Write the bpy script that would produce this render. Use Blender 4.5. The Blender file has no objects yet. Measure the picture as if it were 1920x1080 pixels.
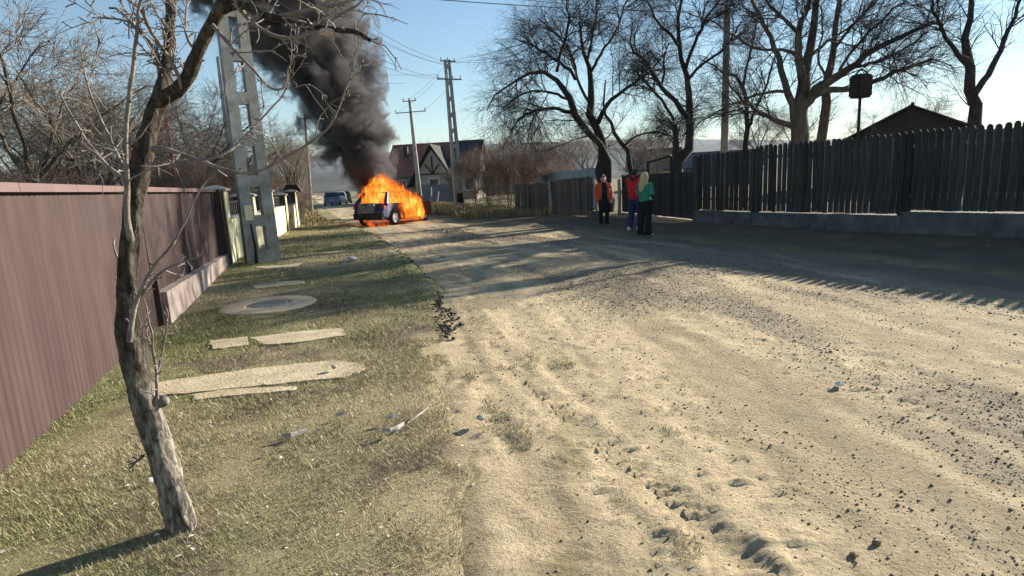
import bpy, bmesh, math, random
import numpy as np
from mathutils import Vector, Matrix

# ------------------------------------------------------------------ camera
SC = bpy.context.scene
COL = SC.collection
F, CAM_H = 1100.0, 1.6                       # focal length in pixels of a 1920 wide picture, eye height
PITCH, ROLL = math.radians(10.3), math.radians(2.9)
FW = np.array([0, math.cos(PITCH), -math.sin(PITCH)])
_r0 = np.array([1.0, 0, 0]); _u0 = np.cross(_r0, FW)
RT = _r0 * math.cos(ROLL) - _u0 * math.sin(ROLL)
UP = _u0 * math.cos(ROLL) + _r0 * math.sin(ROLL)
EYE = np.array([0, 0, CAM_H])
cam_data = bpy.data.cameras.new('camera')
cam_data.sensor_width = 36.0
cam_data.lens = 36.0 * F / 1920.0
cam_data.clip_start = 0.05
cam_data.clip_end = 20000
cam = bpy.data.objects.new('camera', cam_data)
COL.objects.link(cam)
cam.matrix_world = Matrix(((RT[0], UP[0], -FW[0], 0), (RT[1], UP[1], -FW[1], 0), (RT[2], UP[2], -FW[2], CAM_H), (0, 0, 0, 1)))
SC.camera = cam

# ------------------------------------------------------------------ sky and sun
SUN_AZ, SUN_EL = math.radians(55), math.radians(18.7)      # azimuth clockwise from +Y
world = bpy.data.worlds.new('World'); SC.world = world; world.use_nodes = True
wn = world.node_tree; bg = wn.nodes['Background']
sky = wn.nodes.new('ShaderNodeTexSky'); sky.sky_type = 'NISHITA'; sky.sun_disc = False
sky.sun_elevation = SUN_EL; sky.sun_rotation = SUN_AZ
sky.altitude = 300; sky.air_density = 1.3; sky.dust_density = 0.05; sky.ozone_density = 3.5
wn.links.new(sky.outputs[0], bg.inputs[0]); bg.inputs[1].default_value = 0.064
sun_data = bpy.data.lights.new('sun', 'SUN'); sun_data.energy = 5.0; sun_data.angle = math.radians(0.5)
sun_data.color = (1.0, 0.925, 0.8)
sun = bpy.data.objects.new('sun', sun_data); COL.objects.link(sun)
SUNV = Vector((math.sin(SUN_AZ) * math.cos(SUN_EL), math.cos(SUN_AZ) * math.cos(SUN_EL), math.sin(SUN_EL)))
sun.rotation_euler = SUNV.to_track_quat('Z', 'Y').to_euler()
vs = SC.view_settings
vs.view_transform = 'Standard'; vs.look = 'None'; vs.gamma = 1.0; vs.exposure = 1.35
vs.use_curve_mapping = False
cy = SC.cycles
cy.use_denoising = True
cy.max_bounces = 5; cy.diffuse_bounces = 2; cy.glossy_bounces = 2; cy.transmission_bounces = 3; cy.volume_bounces = 1
cy.transparent_max_bounces = 8
cy.use_adaptive_sampling = True; cy.adaptive_threshold = 0.02
cy.caustics_reflective = False; cy.caustics_refractive = False
cy.volume_step_rate = 1.0; cy.volume_max_steps = 256

# ------------------------------------------------------------------ helpers
def ray(x, y): return FW + RT * (x - 960) / F + UP * (540 - y) / F
def gpt(x, y, z=0.0):                        # pixel -> point on the ground plane
    d = ray(x, y); return EYE + d * ((z - CAM_H) / d[2])
def at(x, y, Y):                             # pixel -> point at world depth Y
    d = ray(x, y); return EYE + d * (Y / d[1])

R = np.random.default_rng(7)

def _hash(ix, iy, seed):
    h = (ix.astype(np.int64) * 374761393 + iy.astype(np.int64) * 668265263 + seed * 1442695041) & 0xffffffff
    h = ((h ^ (h >> 13)) * 1274126177) & 0xffffffff
    return ((h ^ (h >> 16)) & 0xffff) / 65535.0
def vnoise(x, y, seed=0):
    ix = np.floor(x); iy = np.floor(y); fx = x - ix; fy = y - iy
    fx = fx * fx * (3 - 2 * fx); fy = fy * fy * (3 - 2 * fy)
    a = _hash(ix, iy, seed); b = _hash(ix + 1, iy, seed); c = _hash(ix, iy + 1, seed); d = _hash(ix + 1, iy + 1, seed)
    return (a * (1 - fx) + b * fx) * (1 - fy) + (c * (1 - fx) + d * fx) * fy
def fbm(x, y, seed=0, o=4):
    s = 0; a = 0.5; t = 0
    for k in range(o):
        s = s + a * vnoise(x * 2 ** k, y * 2 ** k, seed + k * 17); t += a; a *= 0.5
    return s / t
def sstep(a, b, x):
    t = np.clip((x - a) / (b - a), 0, 1); return t * t * (3 - 2 * t)

def tag(o, label=None, cat=None, group=None, kind=None):
    if label: o['label'] = label
    if cat: o['category'] = cat
    if group: o['group'] = group
    if kind: o['kind'] = kind
    return o
def empty(name, loc=(0, 0, 0), rz=0.0, label=None, cat=None, group=None):
    o = bpy.data.objects.new(name, None); COL.objects.link(o)
    o.location = loc; o.rotation_euler = (0, 0, rz); o.empty_display_size = 0.1
    return tag(o, label, cat, group)
def mesh_from(name, v, quads=None, tris=None, smooth=False):
    v = np.asarray(v, np.float32).reshape(-1, 3)
    me = bpy.data.meshes.new(name)
    loops = []; starts = []; tot = []; n = 0
    for arr, k in ((quads, 4), (tris, 3)):
        if arr is not None and len(arr):
            arr = np.asarray(arr, np.int32).reshape(-1, k)
            loops.append(arr.ravel()); starts.append(n + np.arange(len(arr), dtype=np.int32) * k); n += arr.size
    loops = np.concatenate(loops); starts = np.concatenate(starts)
    me.vertices.add(len(v)); me.vertices.foreach_set('co', v.ravel())
    me.loops.add(len(loops)); me.loops.foreach_set('vertex_index', loops.astype(np.int32))
    me.polygons.add(len(starts)); me.polygons.foreach_set('loop_start', starts.astype(np.int32))
    me.update(calc_edges=True); me.validate()
    me.polygons.foreach_set('use_smooth', np.full(len(me.polygons), bool(smooth)))
    return me
def link(name, me, mat=None, parent=None):
    o = bpy.data.objects.new(name, me); COL.objects.link(o)
    if mat is not None:
        if len(me.materials): me.materials[0] = mat
        else: me.materials.append(mat)
    if parent is not None: o.parent = parent
    return o
def attr(me, name, val, kind='FLOAT'):
    a = me.attributes.new(name, kind, 'POINT')
    if kind == 'FLOAT': a.data.foreach_set('value', np.asarray(val, np.float32).ravel())
    else:
        val = np.asarray(val, np.float32)
        if val.shape[1] == 3: val = np.concatenate([val, np.ones((len(val), 1), np.float32)], 1)
        a.data.foreach_set('color', val.ravel())

def tubes_np(pts, rad, sides=4, caps=False):
    """pts (N,M,3), rad (N,M) -> verts, quads"""
    pts = np.asarray(pts, float); rad = np.asarray(rad, float)
    N, M, _ = pts.shape
    tg = np.empty_like(pts); tg[:, 1:-1] = pts[:, 2:] - pts[:, :-2]; tg[:, 0] = pts[:, 1] - pts[:, 0]; tg[:, -1] = pts[:, -1] - pts[:, -2]
    tg /= np.linalg.norm(tg, axis=2, keepdims=True) + 1e-9
    mean = tg.mean(1); ref = np.where((np.abs(mean[:, 2:3]) > 0.8), np.array([[1.0, 0.13, 0]]), np.array([[0.0, 0.11, 1]]))[:, None, :]
    u = np.cross(tg, ref); u /= np.linalg.norm(u, axis=2, keepdims=True) + 1e-9
    w = np.cross(tg, u)
    a = np.arange(sides) * 2 * np.pi / sides
    ring = pts[:, :, None, :] + rad[:, :, None, None] * (u[:, :, None, :] * np.cos(a)[None, None, :, None] + w[:, :, None, :] * np.sin(a)[None, None, :, None])
    V = ring.reshape(-1, 3)
    base = (np.arange(N) * M)[:, None, None] + np.arange(M - 1)[None, :, None]
    k = np.arange(sides)[None, None, :]; k2 = (k + 1) % sides
    q = np.stack([base * sides + k, base * sides + k2, (base + 1) * sides + k2, (base + 1) * sides + k], -1).reshape(-1, 4)
    return V, q
class Geo:
    """collects plain shapes into one mesh"""
    def __init__(s): s.v = []; s.q = []; s.t = []; s.n = 0
    def add(s, v, q=None, t=None):
        v = np.asarray(v, float).reshape(-1, 3)
        if q is not None and len(q): s.q.append(np.asarray(q).reshape(-1, 4) + s.n)
        if t is not None and len(t): s.t.append(np.asarray(t).reshape(-1, 3) + s.n)
        s.v.append(v); s.n += len(v); return s
    def box(s, c, size, rz=0.0, M=None, jit=0.0):
        x, y, z = np.array(size) / 2
        v = np.array([[-x, -y, -z], [x, -y, -z], [x, y, -z], [-x, y, -z], [-x, -y, z], [x, -y, z], [x, y, z], [-x, y, z]])
        if jit: v = v + R.normal(0, jit, v.shape)
        if rz: v = v @ np.array([[math.cos(rz), math.sin(rz), 0], [-math.sin(rz), math.cos(rz), 0], [0, 0, 1]])
        if M is not None: v = v @ np.array(M).T
        return s.add(v + np.array(c), [[0, 3, 2, 1], [4, 5, 6, 7], [0, 1, 5, 4], [1, 2, 6, 5], [2, 3, 7, 6], [3, 0, 4, 7]])
    def hexa(s, v8): return s.add(v8, [[0, 3, 2, 1], [4, 5, 6, 7], [0, 1, 5, 4], [1, 2, 6, 5], [2, 3, 7, 6], [3, 0, 4, 7]])
    def tube(s, pts, rad, sides=8, caps=True):
        pts = np.asarray(pts, float); rad = np.broadcast_to(np.asarray(rad, float), (len(pts),))
        v, q = tubes_np(pts[None], rad[None], sides)
        t = []
        if caps:
            m = len(v); v = np.concatenate([v, pts[:1], pts[-1:]])
            for k in range(sides):
                k2 = (k + 1) % sides; t.append([m, k2, k]); o = (len(pts) - 1) * sides; t.append([m + 1, o + k, o + k2])
        return s.add(v, q, t)
    def prism(s, poly, z0, z1):                 # closed polygon in xy
        n = len(poly); p = np.asarray(poly, float)
        v = np.concatenate([np.c_[p, np.full(n, z0)], np.c_[p, np.full(n, z1)], [[*p.mean(0), z0]], [[*p.mean(0), z1]]])
        q = [[i, (i + 1) % n, n + (i + 1) % n, n + i] for i in range(n)]
        t = [[2 * n, (i + 1) % n, i] for i in range(n)] + [[2 * n + 1, n + i, n + (i + 1) % n] for i in range(n)]
        return s.add(v, q, t)
    def slab(s, poly, z0, z1):                  # outline of any shape, flat top
        bm = bmesh.new(); vs_ = [bm.verts.new((p_[0], p_[1], z1)) for p_ in poly]; f = bm.faces.new(vs_)
        if f.normal.z < 0: f.normal_flip()
        bmesh.ops.triangulate(bm, faces=[f]); bm.verts.index_update()
        T = [[v.index for v in f_.verts] for f_ in bm.faces]; bm.free(); n = len(poly); p = np.asarray(poly, float)
        v = np.concatenate([np.c_[p, np.full(n, z1)], np.c_[p + (p.mean(0) - p) * -.01, np.full(n, z0)]])
        return s.add(v, [[i, (i + 1) % n, n + (i + 1) % n, n + i] for i in range(n)], T)
    def lathe(s, prof, seg=24, M=None, c=(0, 0, 0)):   # prof [(r, z)]
        a = np.arange(seg) * 2 * np.pi / seg; v = []
        for r, z in prof: v.append(np.c_[r * np.cos(a), r * np.sin(a), np.full(seg, z)])
        v = np.concatenate(v)
        if M is not None: v = v @ np.array(M).T
        q = [[i * seg + k, i * seg + (k + 1) % seg, (i + 1) * seg + (k + 1) % seg, (i + 1) * seg + k] for i in range(len(prof) - 1) for k in range(seg)]
        return s.add(v + np.array(c), q)
    def grid(s, P):                             # P (a,b,3)
        a, b, _ = P.shape; i = np.arange(a - 1)[:, None] * b + np.arange(b - 1)[None]
        return s.add(P.reshape(-1, 3), np.stack([i, i + 1, i + b + 1, i + b], -1).reshape(-1, 4))
    def mesh(s, name, smooth=False):
        return mesh_from(name, np.concatenate(s.v), np.concatenate(s.q) if s.q else None, np.concatenate(s.t) if s.t else None, smooth)
    def build(s, name, mat, parent=None, smooth=False): return link(name, s.mesh(name, smooth), mat, parent)

# ------------------------------------------------------------------ materials
MATS = {}
def nodes(name):
    m = bpy.data.materials.new(name); m.use_nodes = True; MATS[name] = m
    nt = m.node_tree; return m, nt, nt.nodes['Principled BSDF']
def add(nt, t, **kw):
    n = nt.nodes.new(t)
    for k, v in kw.items():
        if k in n.inputs: n.inputs[k].default_value = v
        else: setattr(n, k, v)
    return n
def ramp(nt, stops, fac=None):
    n = nt.nodes.new('ShaderNodeValToRGB'); e = n.color_ramp.elements
    while len(e) < len(stops): e.new(0.5)
    for k, (p, c) in enumerate(stops): e[k].position = p; e[k].color = (*c, 1) if len(c) == 3 else c
    if fac is not None: nt.links.new(fac, n.inputs[0])
    return n
def pmat(name, cols, scale=6.0, rough=0.85, bump=0.15, stretch=(1, 1, 1), detail=6.0, metallic=0.0, spec=0.3, bscale=None, coord='Object', lo=0.3, hi=0.7):
    """noise-mottled surface of two or three colours with fine relief"""
    m, nt, b = nodes(name); L = nt.links.new
    tc = add(nt, 'ShaderNodeTexCoord'); mp = add(nt, 'ShaderNodeMapping'); mp.inputs['Scale'].default_value = stretch
    L(tc.outputs[coord], mp.inputs[0])
    n = add(nt, 'ShaderNodeTexNoise', Scale=scale, Detail=detail, Roughness=0.62); L(mp.outputs[0], n.inputs[0])
    k = len(cols); rp = ramp(nt, [(lo + (hi - lo) * i / max(1, k - 1), c) for i, c in enumerate(cols)], n.outputs[0])
    L(rp.outputs[0], b.inputs['Base Color'])
    b.inputs['Roughness'].default_value = rough; b.inputs['Metallic'].default_value = metallic; b.inputs['Specular IOR Level'].default_value = spec
    if bump:
        n2 = add(nt, 'ShaderNodeTexNoise', Scale=bscale or scale * 5, Detail=5.0); L(mp.outputs[0], n2.inputs[0])
        bp = add(nt, 'ShaderNodeBump', Strength=bump, Distance=0.02); L(n2.outputs[0], bp.inputs['Height']); L(bp.outputs[0], b.inputs['Normal'])
    return m
M = MATS
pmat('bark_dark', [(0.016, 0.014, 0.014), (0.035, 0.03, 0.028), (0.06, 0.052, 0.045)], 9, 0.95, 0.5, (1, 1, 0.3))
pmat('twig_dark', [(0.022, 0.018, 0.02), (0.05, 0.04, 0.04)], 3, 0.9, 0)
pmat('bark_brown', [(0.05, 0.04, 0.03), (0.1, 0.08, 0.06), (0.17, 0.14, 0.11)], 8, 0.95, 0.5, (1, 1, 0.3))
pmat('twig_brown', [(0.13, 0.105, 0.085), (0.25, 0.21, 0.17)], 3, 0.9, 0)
pmat('twig_red', [(0.11, 0.078, 0.06), (0.23, 0.17, 0.135)], 3, 0.9, 0)
pmat('twig_near', [(0.09, 0.075, 0.065), (0.19, 0.16, 0.14), (0.3, 0.27, 0.24)], 14, 0.8, 0.4, lo=0.25, hi=0.75)
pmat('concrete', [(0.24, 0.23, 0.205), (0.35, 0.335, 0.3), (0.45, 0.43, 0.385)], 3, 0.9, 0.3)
pmat('concrete_pole', [(0.22, 0.212, 0.19), (0.32, 0.31, 0.28), (0.41, 0.395, 0.36)], 4, 0.92, 0.4)
pmat('concrete_pale', [(0.26, 0.205, 0.12), (0.46, 0.375, 0.235), (0.54, 0.445, 0.29), (0.62, 0.525, 0.37)], 5, 0.95, 0.5, bscale=45, detail=9, lo=.28)
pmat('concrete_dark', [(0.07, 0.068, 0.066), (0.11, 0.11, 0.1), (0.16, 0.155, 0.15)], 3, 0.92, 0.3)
pmat('plinth_pink', [(0.28, 0.2, 0.17), (0.4, 0.31, 0.27), (0.5, 0.42, 0.36)], 5, 0.9, 0.4)
pmat('sheet_purple', [(0.048, 0.029, 0.028), (0.062, 0.038, 0.036), (0.082, 0.053, 0.049)], 5, 0.65, 0.03, (1, 1, .14), spec=0.2)
pmat('cap_pink', [(0.14, 0.085, 0.078), (0.18, 0.115, 0.105)], 3, 0.45, 0.05, spec=0.5)
pmat('post_purple', [(0.05, 0.03, 0.03), (0.08, 0.045, 0.045)], 3, 0.6, 0.1)
pmat('cream_paint', [(0.6, 0.54, 0.33), (0.74, 0.68, 0.44), (0.8, 0.75, 0.52)], 3, 0.85, 0.2)
pmat('pillar_brown_and_shade', [(0.04, 0.033, 0.028), (0.07, 0.058, 0.048), (0.1, 0.085, 0.07)], 5, 0.9, 0.3)  # gate pillar's own brown, and painted shade on the wall pillars
pmat('rail_black', [(0.015, 0.015, 0.016), (0.03, 0.03, 0.03)], 5, 0.6, 0.1)
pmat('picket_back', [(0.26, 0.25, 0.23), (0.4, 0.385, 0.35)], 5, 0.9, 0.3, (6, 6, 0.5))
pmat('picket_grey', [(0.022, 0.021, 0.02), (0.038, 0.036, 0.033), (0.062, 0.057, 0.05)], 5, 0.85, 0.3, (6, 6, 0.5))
pmat('board_brown', [(0.05, 0.046, 0.042), (0.09, 0.08, 0.072), (0.13, 0.115, 0.1)], 5, 0.9, 0.4, (8, 8, 0.5))
pmat('board_pale', [(0.2, 0.21, 0.21), (0.3, 0.31, 0.31)], 5, 0.9, 0.3, (8, 8, 0.5))
pmat('post_pale', [(0.25, 0.23, 0.2), (0.4, 0.37, 0.33)], 6, 0.9, 0.3)
pmat('metal_blue', [(0.3, 0.42, 0.5), (0.42, 0.53, 0.6)], 2, 0.4, 0.03, metallic=0.3, spec=0.5)
pmat('metal_grey', [(0.1, 0.12, 0.15), (0.15, 0.175, 0.21)], 1, 0.5, 0.03, spec=0.5)
pmat('steel', [(0.1, 0.1, 0.1), (0.16, 0.16, 0.165)], 6, 0.5, 0.1, metallic=0.5)
pmat('insulator', [(0.28, 0.3, 0.3), (0.4, 0.42, 0.42)], 6, 0.25, 0)
pmat('wire', [(0.02, 0.02, 0.022), (0.03, 0.03, 0.032)], 6, 0.6, 0)
pmat('rust_red', [(0.16, 0.035, 0.025), (0.28, 0.07, 0.045)], 8, 0.7, 0.2)
pmat('rust_box', [(0.015, 0.012, 0.01), (0.035, 0.026, 0.02)], 9, 0.9, 0.5)
pmat('stone', [(0.15, 0.135, 0.11), (0.24, 0.215, 0.175), (0.34, 0.31, 0.255)], 12, 0.95, 0.4)
pmat('clod', [(0.09, 0.072, 0.05), (0.17, 0.138, 0.096), (0.3, 0.245, 0.17)], 3, 0.97, 0)
pmat('soil_dark', [(0.02, 0.016, 0.013), (0.045, 0.037, 0.03), (0.08, 0.066, 0.05)], 14, 0.97, 0.6)
pmat('bark_litter', [(0.3, 0.27, 0.23), (0.48, 0.44, 0.39)], 20, 0.85, 0.3)
pmat('white_litter', [(0.6, 0.58, 0.54), (0.75, 0.73, 0.7)], 12, 0.7, 0.2)
pmat('wall_plaster', [(0.28, 0.25, 0.21), (0.36, 0.33, 0.28)], 1.5, 0.9, 0.15)
pmat('timber_dark', [(0.03, 0.022, 0.018), (0.06, 0.045, 0.035)], 6, 0.8, 0.2)
pmat('glass_dark', [(0.015, 0.018, 0.022), (0.03, 0.034, 0.04)], 2, 0.1, 0, spec=0.6)
pmat('white_trim', [(0.55, 0.54, 0.52), (0.66, 0.65, 0.63)], 3, 0.6, 0.05)
pmat('skin', [(0.42, 0.24, 0.17), (0.5, 0.3, 0.22)], 12, 0.55, 0.05)
pmat('hair_dark', [(0.012, 0.01, 0.009), (0.03, 0.024, 0.02)], 40, 0.5, 0.5, (6, 6, 0.6))
pmat('hair_blond', [(0.4, 0.27, 0.11), (0.6, 0.44, 0.2), (0.7, 0.55, 0.3)], 30, 0.5, 0.5, (6, 6, 0.5))
pmat('cloth_orange', [(0.5, 0.08, 0.028), (0.62, 0.115, 0.04)], 8, 0.8, 0.4, bscale=25)
pmat('cloth_red', [(0.42, 0.01, 0.016), (0.55, 0.02, 0.026)], 8, 0.75, 0.4, bscale=25)
pmat('cloth_green', [(0.025, 0.2, 0.125), (0.045, 0.28, 0.175)], 8, 0.85, 0.4, bscale=25)
pmat('cloth_black', [(0.008, 0.008, 0.01), (0.018, 0.018, 0.02)], 8, 0.85, 0.4, bscale=25)
pmat('denim', [(0.018, 0.028, 0.075), (0.035, 0.05, 0.12)], 14, 0.9, 0.4, bscale=40)
pmat('shoe_white', [(0.62, 0.62, 0.64), (0.75, 0.75, 0.76)], 9, 0.6, 0.1)
pmat('shoe_beige', [(0.42, 0.36, 0.28), (0.52, 0.46, 0.38)], 9, 0.7, 0.1)
pmat('car_blue', [(0.01, 0.016, 0.06), (0.02, 0.03, 0.1)], 3, 0.55, 0.05, spec=0.35)
pmat('car_steel', [(0.09, 0.13, 0.2), (0.12, 0.165, 0.25)], 3, 0.3, 0.0, spec=0.6)
pmat('car_white', [(0.6, 0.61, 0.62), (0.7, 0.7, 0.71)], 3, 0.3, 0.0, spec=0.6)
pmat('car_black', [(0.012, 0.012, 0.014), (0.02, 0.02, 0.022)], 3, 0.3, 0.0, spec=0.6)
pmat('charred', [(0.006, 0.006, 0.006), (0.018, 0.016, 0.015), (0.05, 0.045, 0.04)], 5, 0.95, 0.5)
pmat('scorched_grey', [(0.06, 0.062, 0.06), (0.13, 0.13, 0.125), (0.2, 0.2, 0.19)], 7, 0.8, 0.3)
pmat('rubber', [(0.012, 0.012, 0.012), (0.025, 0.025, 0.025)], 9, 0.9, 0.2)
pmat('hubcap', [(0.6, 0.6, 0.6), (0.72, 0.72, 0.72)], 5, 0.4, 0.05)
pmat('lamp_red', [(0.35, 0.02, 0.02), (0.45, 0.04, 0.04)], 5, 0.3, 0.0)
pmat('hill_wood', [(0.045, 0.045, 0.04), (0.075, 0.07, 0.06), (0.13, 0.12, 0.09)], 0.012, 1.0, 0.0, lo=0.35, hi=0.65)
def tile_mat(name, cols):
    m = pmat(name, cols, 2.5, 0.8, 0.0); nt = m.node_tree; b = nt.nodes['Principled BSDF']; L = nt.links.new
    tc = add(nt, 'ShaderNodeTexCoord')
    w = add(nt, 'ShaderNodeTexWave', wave_type='BANDS', bands_direction='X', Scale=1.4, Distortion=0.3); L(tc.outputs['Object'], w.inputs[0])
    w2 = add(nt, 'ShaderNodeTexWave', wave_type='BANDS', bands_direction='Z', wave_profile='SAW', Scale=1.3, Distortion=0.2); L(tc.outputs['Object'], w2.inputs[0])
    ad = add(nt, 'ShaderNodeMath', operation='ADD'); L(w.outputs[1], ad.inputs[0]); L(w2.outputs[1], ad.inputs[1])
    bp = add(nt, 'ShaderNodeBump', Strength=0.8, Distance=0.08); L(ad.outputs[0], bp.inputs['Height']); L(bp.outputs[0], b.inputs['Normal'])
    return m
tile_mat('tile_red', [(0.17, 0.065, 0.048), (0.25, 0.1, 0.075), (0.33, 0.155, 0.115)])
tile_mat('tile_dark', [(0.028, 0.025, 0.026), (0.05, 0.045, 0.045)])
tile_mat('tile_orange', [(0.3, 0.1, 0.05), (0.42, 0.16, 0.08)])
tile_mat('tile_worn', [(0.1, 0.07, 0.055), (0.15, 0.105, 0.08), (0.2, 0.12, 0.085)])
tile_mat('tile_grey', [(0.09, 0.09, 0.095), (0.14, 0.14, 0.145)])

def vary(name, lo, hi):
    """each board its own weathering: scale the colour by the object's random number"""
    nt = M[name].node_tree; L = nt.links.new; b = nt.nodes['Principled BSDF']; src = b.inputs['Base Color'].links[0].from_socket
    oi = add(nt, 'ShaderNodeObjectInfo'); mr = add(nt, 'ShaderNodeMapRange'); mr.inputs[3].default_value = lo; mr.inputs[4].default_value = hi; L(oi.outputs['Random'], mr.inputs[0])
    mx = add(nt, 'ShaderNodeVectorMath', operation='SCALE'); L(src, mx.inputs[0]); L(mr.outputs[0], mx.inputs['Scale']); L(mx.outputs[0], b.inputs['Base Color'])
vary('picket_grey', .65, 1.5); vary('picket_back', .6, 1.2); vary('board_brown', .65, 1.4); vary('sheet_purple', .88, 1.12); vary('board_pale', .6, 1.1)
def attr_mat(name, build):
    m, nt, b = nodes(name); build(nt, b, nt.links.new); return m
def _blade(nt, b, L):
    a = add(nt, 'ShaderNodeAttribute', attribute_name='tint'); L(a.outputs['Color'], b.inputs['Base Color'])
    b.inputs['Roughness'].default_value = 0.8; b.inputs['Specular IOR Level'].default_value = 0.2
attr_mat('blade', _blade)
def _road(nt, b, L):
    tc = add(nt, 'ShaderNodeTexCoord')
    a = add(nt, 'ShaderNodeAttribute', attribute_name='tint')
    n = add(nt, 'ShaderNodeTexNoise', Scale=38.0, Detail=8.0, Roughness=0.7); L(tc.outputs['Object'], n.inputs[0])
    n3 = add(nt, 'ShaderNodeTexNoise', Scale=160.0, Detail=3.0, Roughness=0.6); L(tc.outputs['Object'], n3.inputs[0])
    r = ramp(nt, [(0.28, (0.55, 0.54, 0.52)), (0.48, (1, 1, 1)), (0.72, (1.22, 1.22, 1.22))], n.outputs[0])
    mx = add(nt, 'ShaderNodeMix', data_type='RGBA', blend_type='MULTIPLY'); mx.inputs[0].default_value = 1
    L(a.outputs['Color'], mx.inputs[6]); L(r.outputs[0], mx.inputs[7])
    r2 = ramp(nt, [(0.3, (0.7, 0.7, 0.7)), (0.42, (1, 1, 1)), (1.0, (1.05, 1.05, 1.05))], n3.outputs[0])
    mx2 = add(nt, 'ShaderNodeMix', data_type='RGBA', blend_type='MULTIPLY'); mx2.inputs[0].default_value = 1
    L(mx.outputs[2], mx2.inputs[6]); L(r2.outputs[0], mx2.inputs[7]); L(mx2.outputs[2], b.inputs['Base Color'])
    b.inputs['Roughness'].default_value = 0.97; b.inputs['Specular IOR Level'].default_value = 0.15
    ad = add(nt, 'ShaderNodeMath', operation='MULTIPLY_ADD'); L(n3.outputs[0], ad.inputs[0]); ad.inputs[1].default_value = 0.35; L(n.outputs[0], ad.inputs[2])
    bp = add(nt, 'ShaderNodeBump', Strength=0.7, Distance=0.035); L(ad.outputs[0], bp.inputs['Height']); L(bp.outputs[0], b.inputs['Normal'])
attr_mat('earth', _road)
# ------------------------------------------------------------------ terrain
_XL = np.array([(-60, 1.0), (0, .1), (2.17, -.08), (3.29, -.2), (5.14, -.5), (7.5, -.85), (10.3, -1.5), (14, -2.55), (20.6, -4.8), (28, -7.6), (40, -12), (65, -20.5), (105, -34), (200, -66), (500, -166)])
_XR = np.array([(-60, 19), (0, 9.4), (5, 7.8), (10, 6.0), (15, 3.9), (19, 2.0), (22.5, 0.2), (28, -2.6), (34.7, -5.0), (45, -9.2), (65, -16.5), (105, -29.5), (200, -61), (500, -160)])
def _edge(T, y):
    d = 0.06 * np.abs(y) + 0.2
    return sum(np.interp(y + k * d, T[:, 0], T[:, 1]) for k in (-2, -1, 0, 1, 2)) / 5
def XL(y): y = np.asarray(y, float); return _edge(_XL, y) + (vnoise(y * 2.2, y * 0, 5) - .5) * .12 + (vnoise(y * 7, y * 0, 6) - .5) * .07
def XR(y): y = np.asarray(y, float); return _edge(_XR, y) + (vnoise(y * 1.2, y * 0, 8) - .5) * .4

PAD_PIX = [[(250, 722), (330, 710), (470, 690), (620, 674), (680, 680), (684, 692), (640, 706), (520, 718), (420, 728), (320, 738), (255, 748)],
           [(468, 632), (560, 620), (640, 614), (646, 628), (560, 640), (500, 645)], [(392, 638), (462, 630), (466, 646), (400, 653)],
           [(360, 738), (430, 728), (555, 722), (552, 730), (430, 740), (370, 748)], [(470, 534), (520, 527), (568, 525), (570, 530), (520, 536), (480, 540)],
           [(535, 496), (565, 492), (560, 499), (500, 503), (470, 500)]]
PADS = [np.array([gpt(a, b, .05)[:2] for a, b in P]) for P in PAD_PIX]
cc = gpt(503, 570, .05)
def in_pads(x, y, grow=1.0):
    r = np.zeros(x.shape, bool)
    for P in PADS:
        P = P.mean(0) + (P - P.mean(0)) * grow
        ins = np.zeros(x.shape, bool); j = len(P) - 1
        for i in range(len(P)):
            xi, yi = P[i]; xj, yj = P[j]
            ins ^= ((yi > y) != (yj > y)) & (x < (xj - xi) * (y - yi) / (yj - yi + 1e-12) + xi); j = i
        r |= ins
    return r | (np.hypot(x - cc[0], y - cc[1]) < .66 * grow)
def ground_h(x, y):
    x = np.asarray(x, float); y = np.asarray(y, float)
    h = _ground_h(x, y); return np.where(in_pads(x, y, 1.08), .035, h)
def _ground_h(x, y):
    h = (fbm(x * .35, y * .35, 11, 3) - .5) * .10 + (fbm(x * 2.2, y * 2.2, 12, 3) - .5) * .05
    near = sstep(60, 25, np.hypot(x, y)) * (1 - .68 * sstep(18, 11, y)); h = h * near
    ins = np.minimum(x - XL(y), XR(y) - x)           # > 0 inside the road
    nb = sstep(9, 6, y); e = sstep(1.3, .0, XL(y) - x) * nb
    h = h * (1 - .75 * e) - .035 * e
    lip = np.exp(-((x - XL(y) + .18) / .2) ** 2) * .035 * sstep(5, 8, y)
    return h + .03 + lip - sstep(-0.02, 0.22, ins) * .16 * (1 - nb) - sstep(-.4, .5, ins) * .16 * nb
TRACK = np.array([gpt(x, y)[:2] for x, y in ((868, 560), (905, 615), (945, 668), (1000, 722), (1062, 778), (1150, 850), (1280, 955), (1400, 1062), (1500, 1150))])
TRACK2 = np.array([gpt(x, y)[:2] for x, y in ((835, 580), (868, 640), (905, 720), (960, 830), (1040, 960), (1130, 1080))])
def track_uv(x, y, T):
    tx = np.interp(y, T[::-1, 1], T[::-1, 0]); inside = ((y > T[-1, 1] - .3) & (y < T[0, 1]))
    return x - tx, inside
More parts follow.
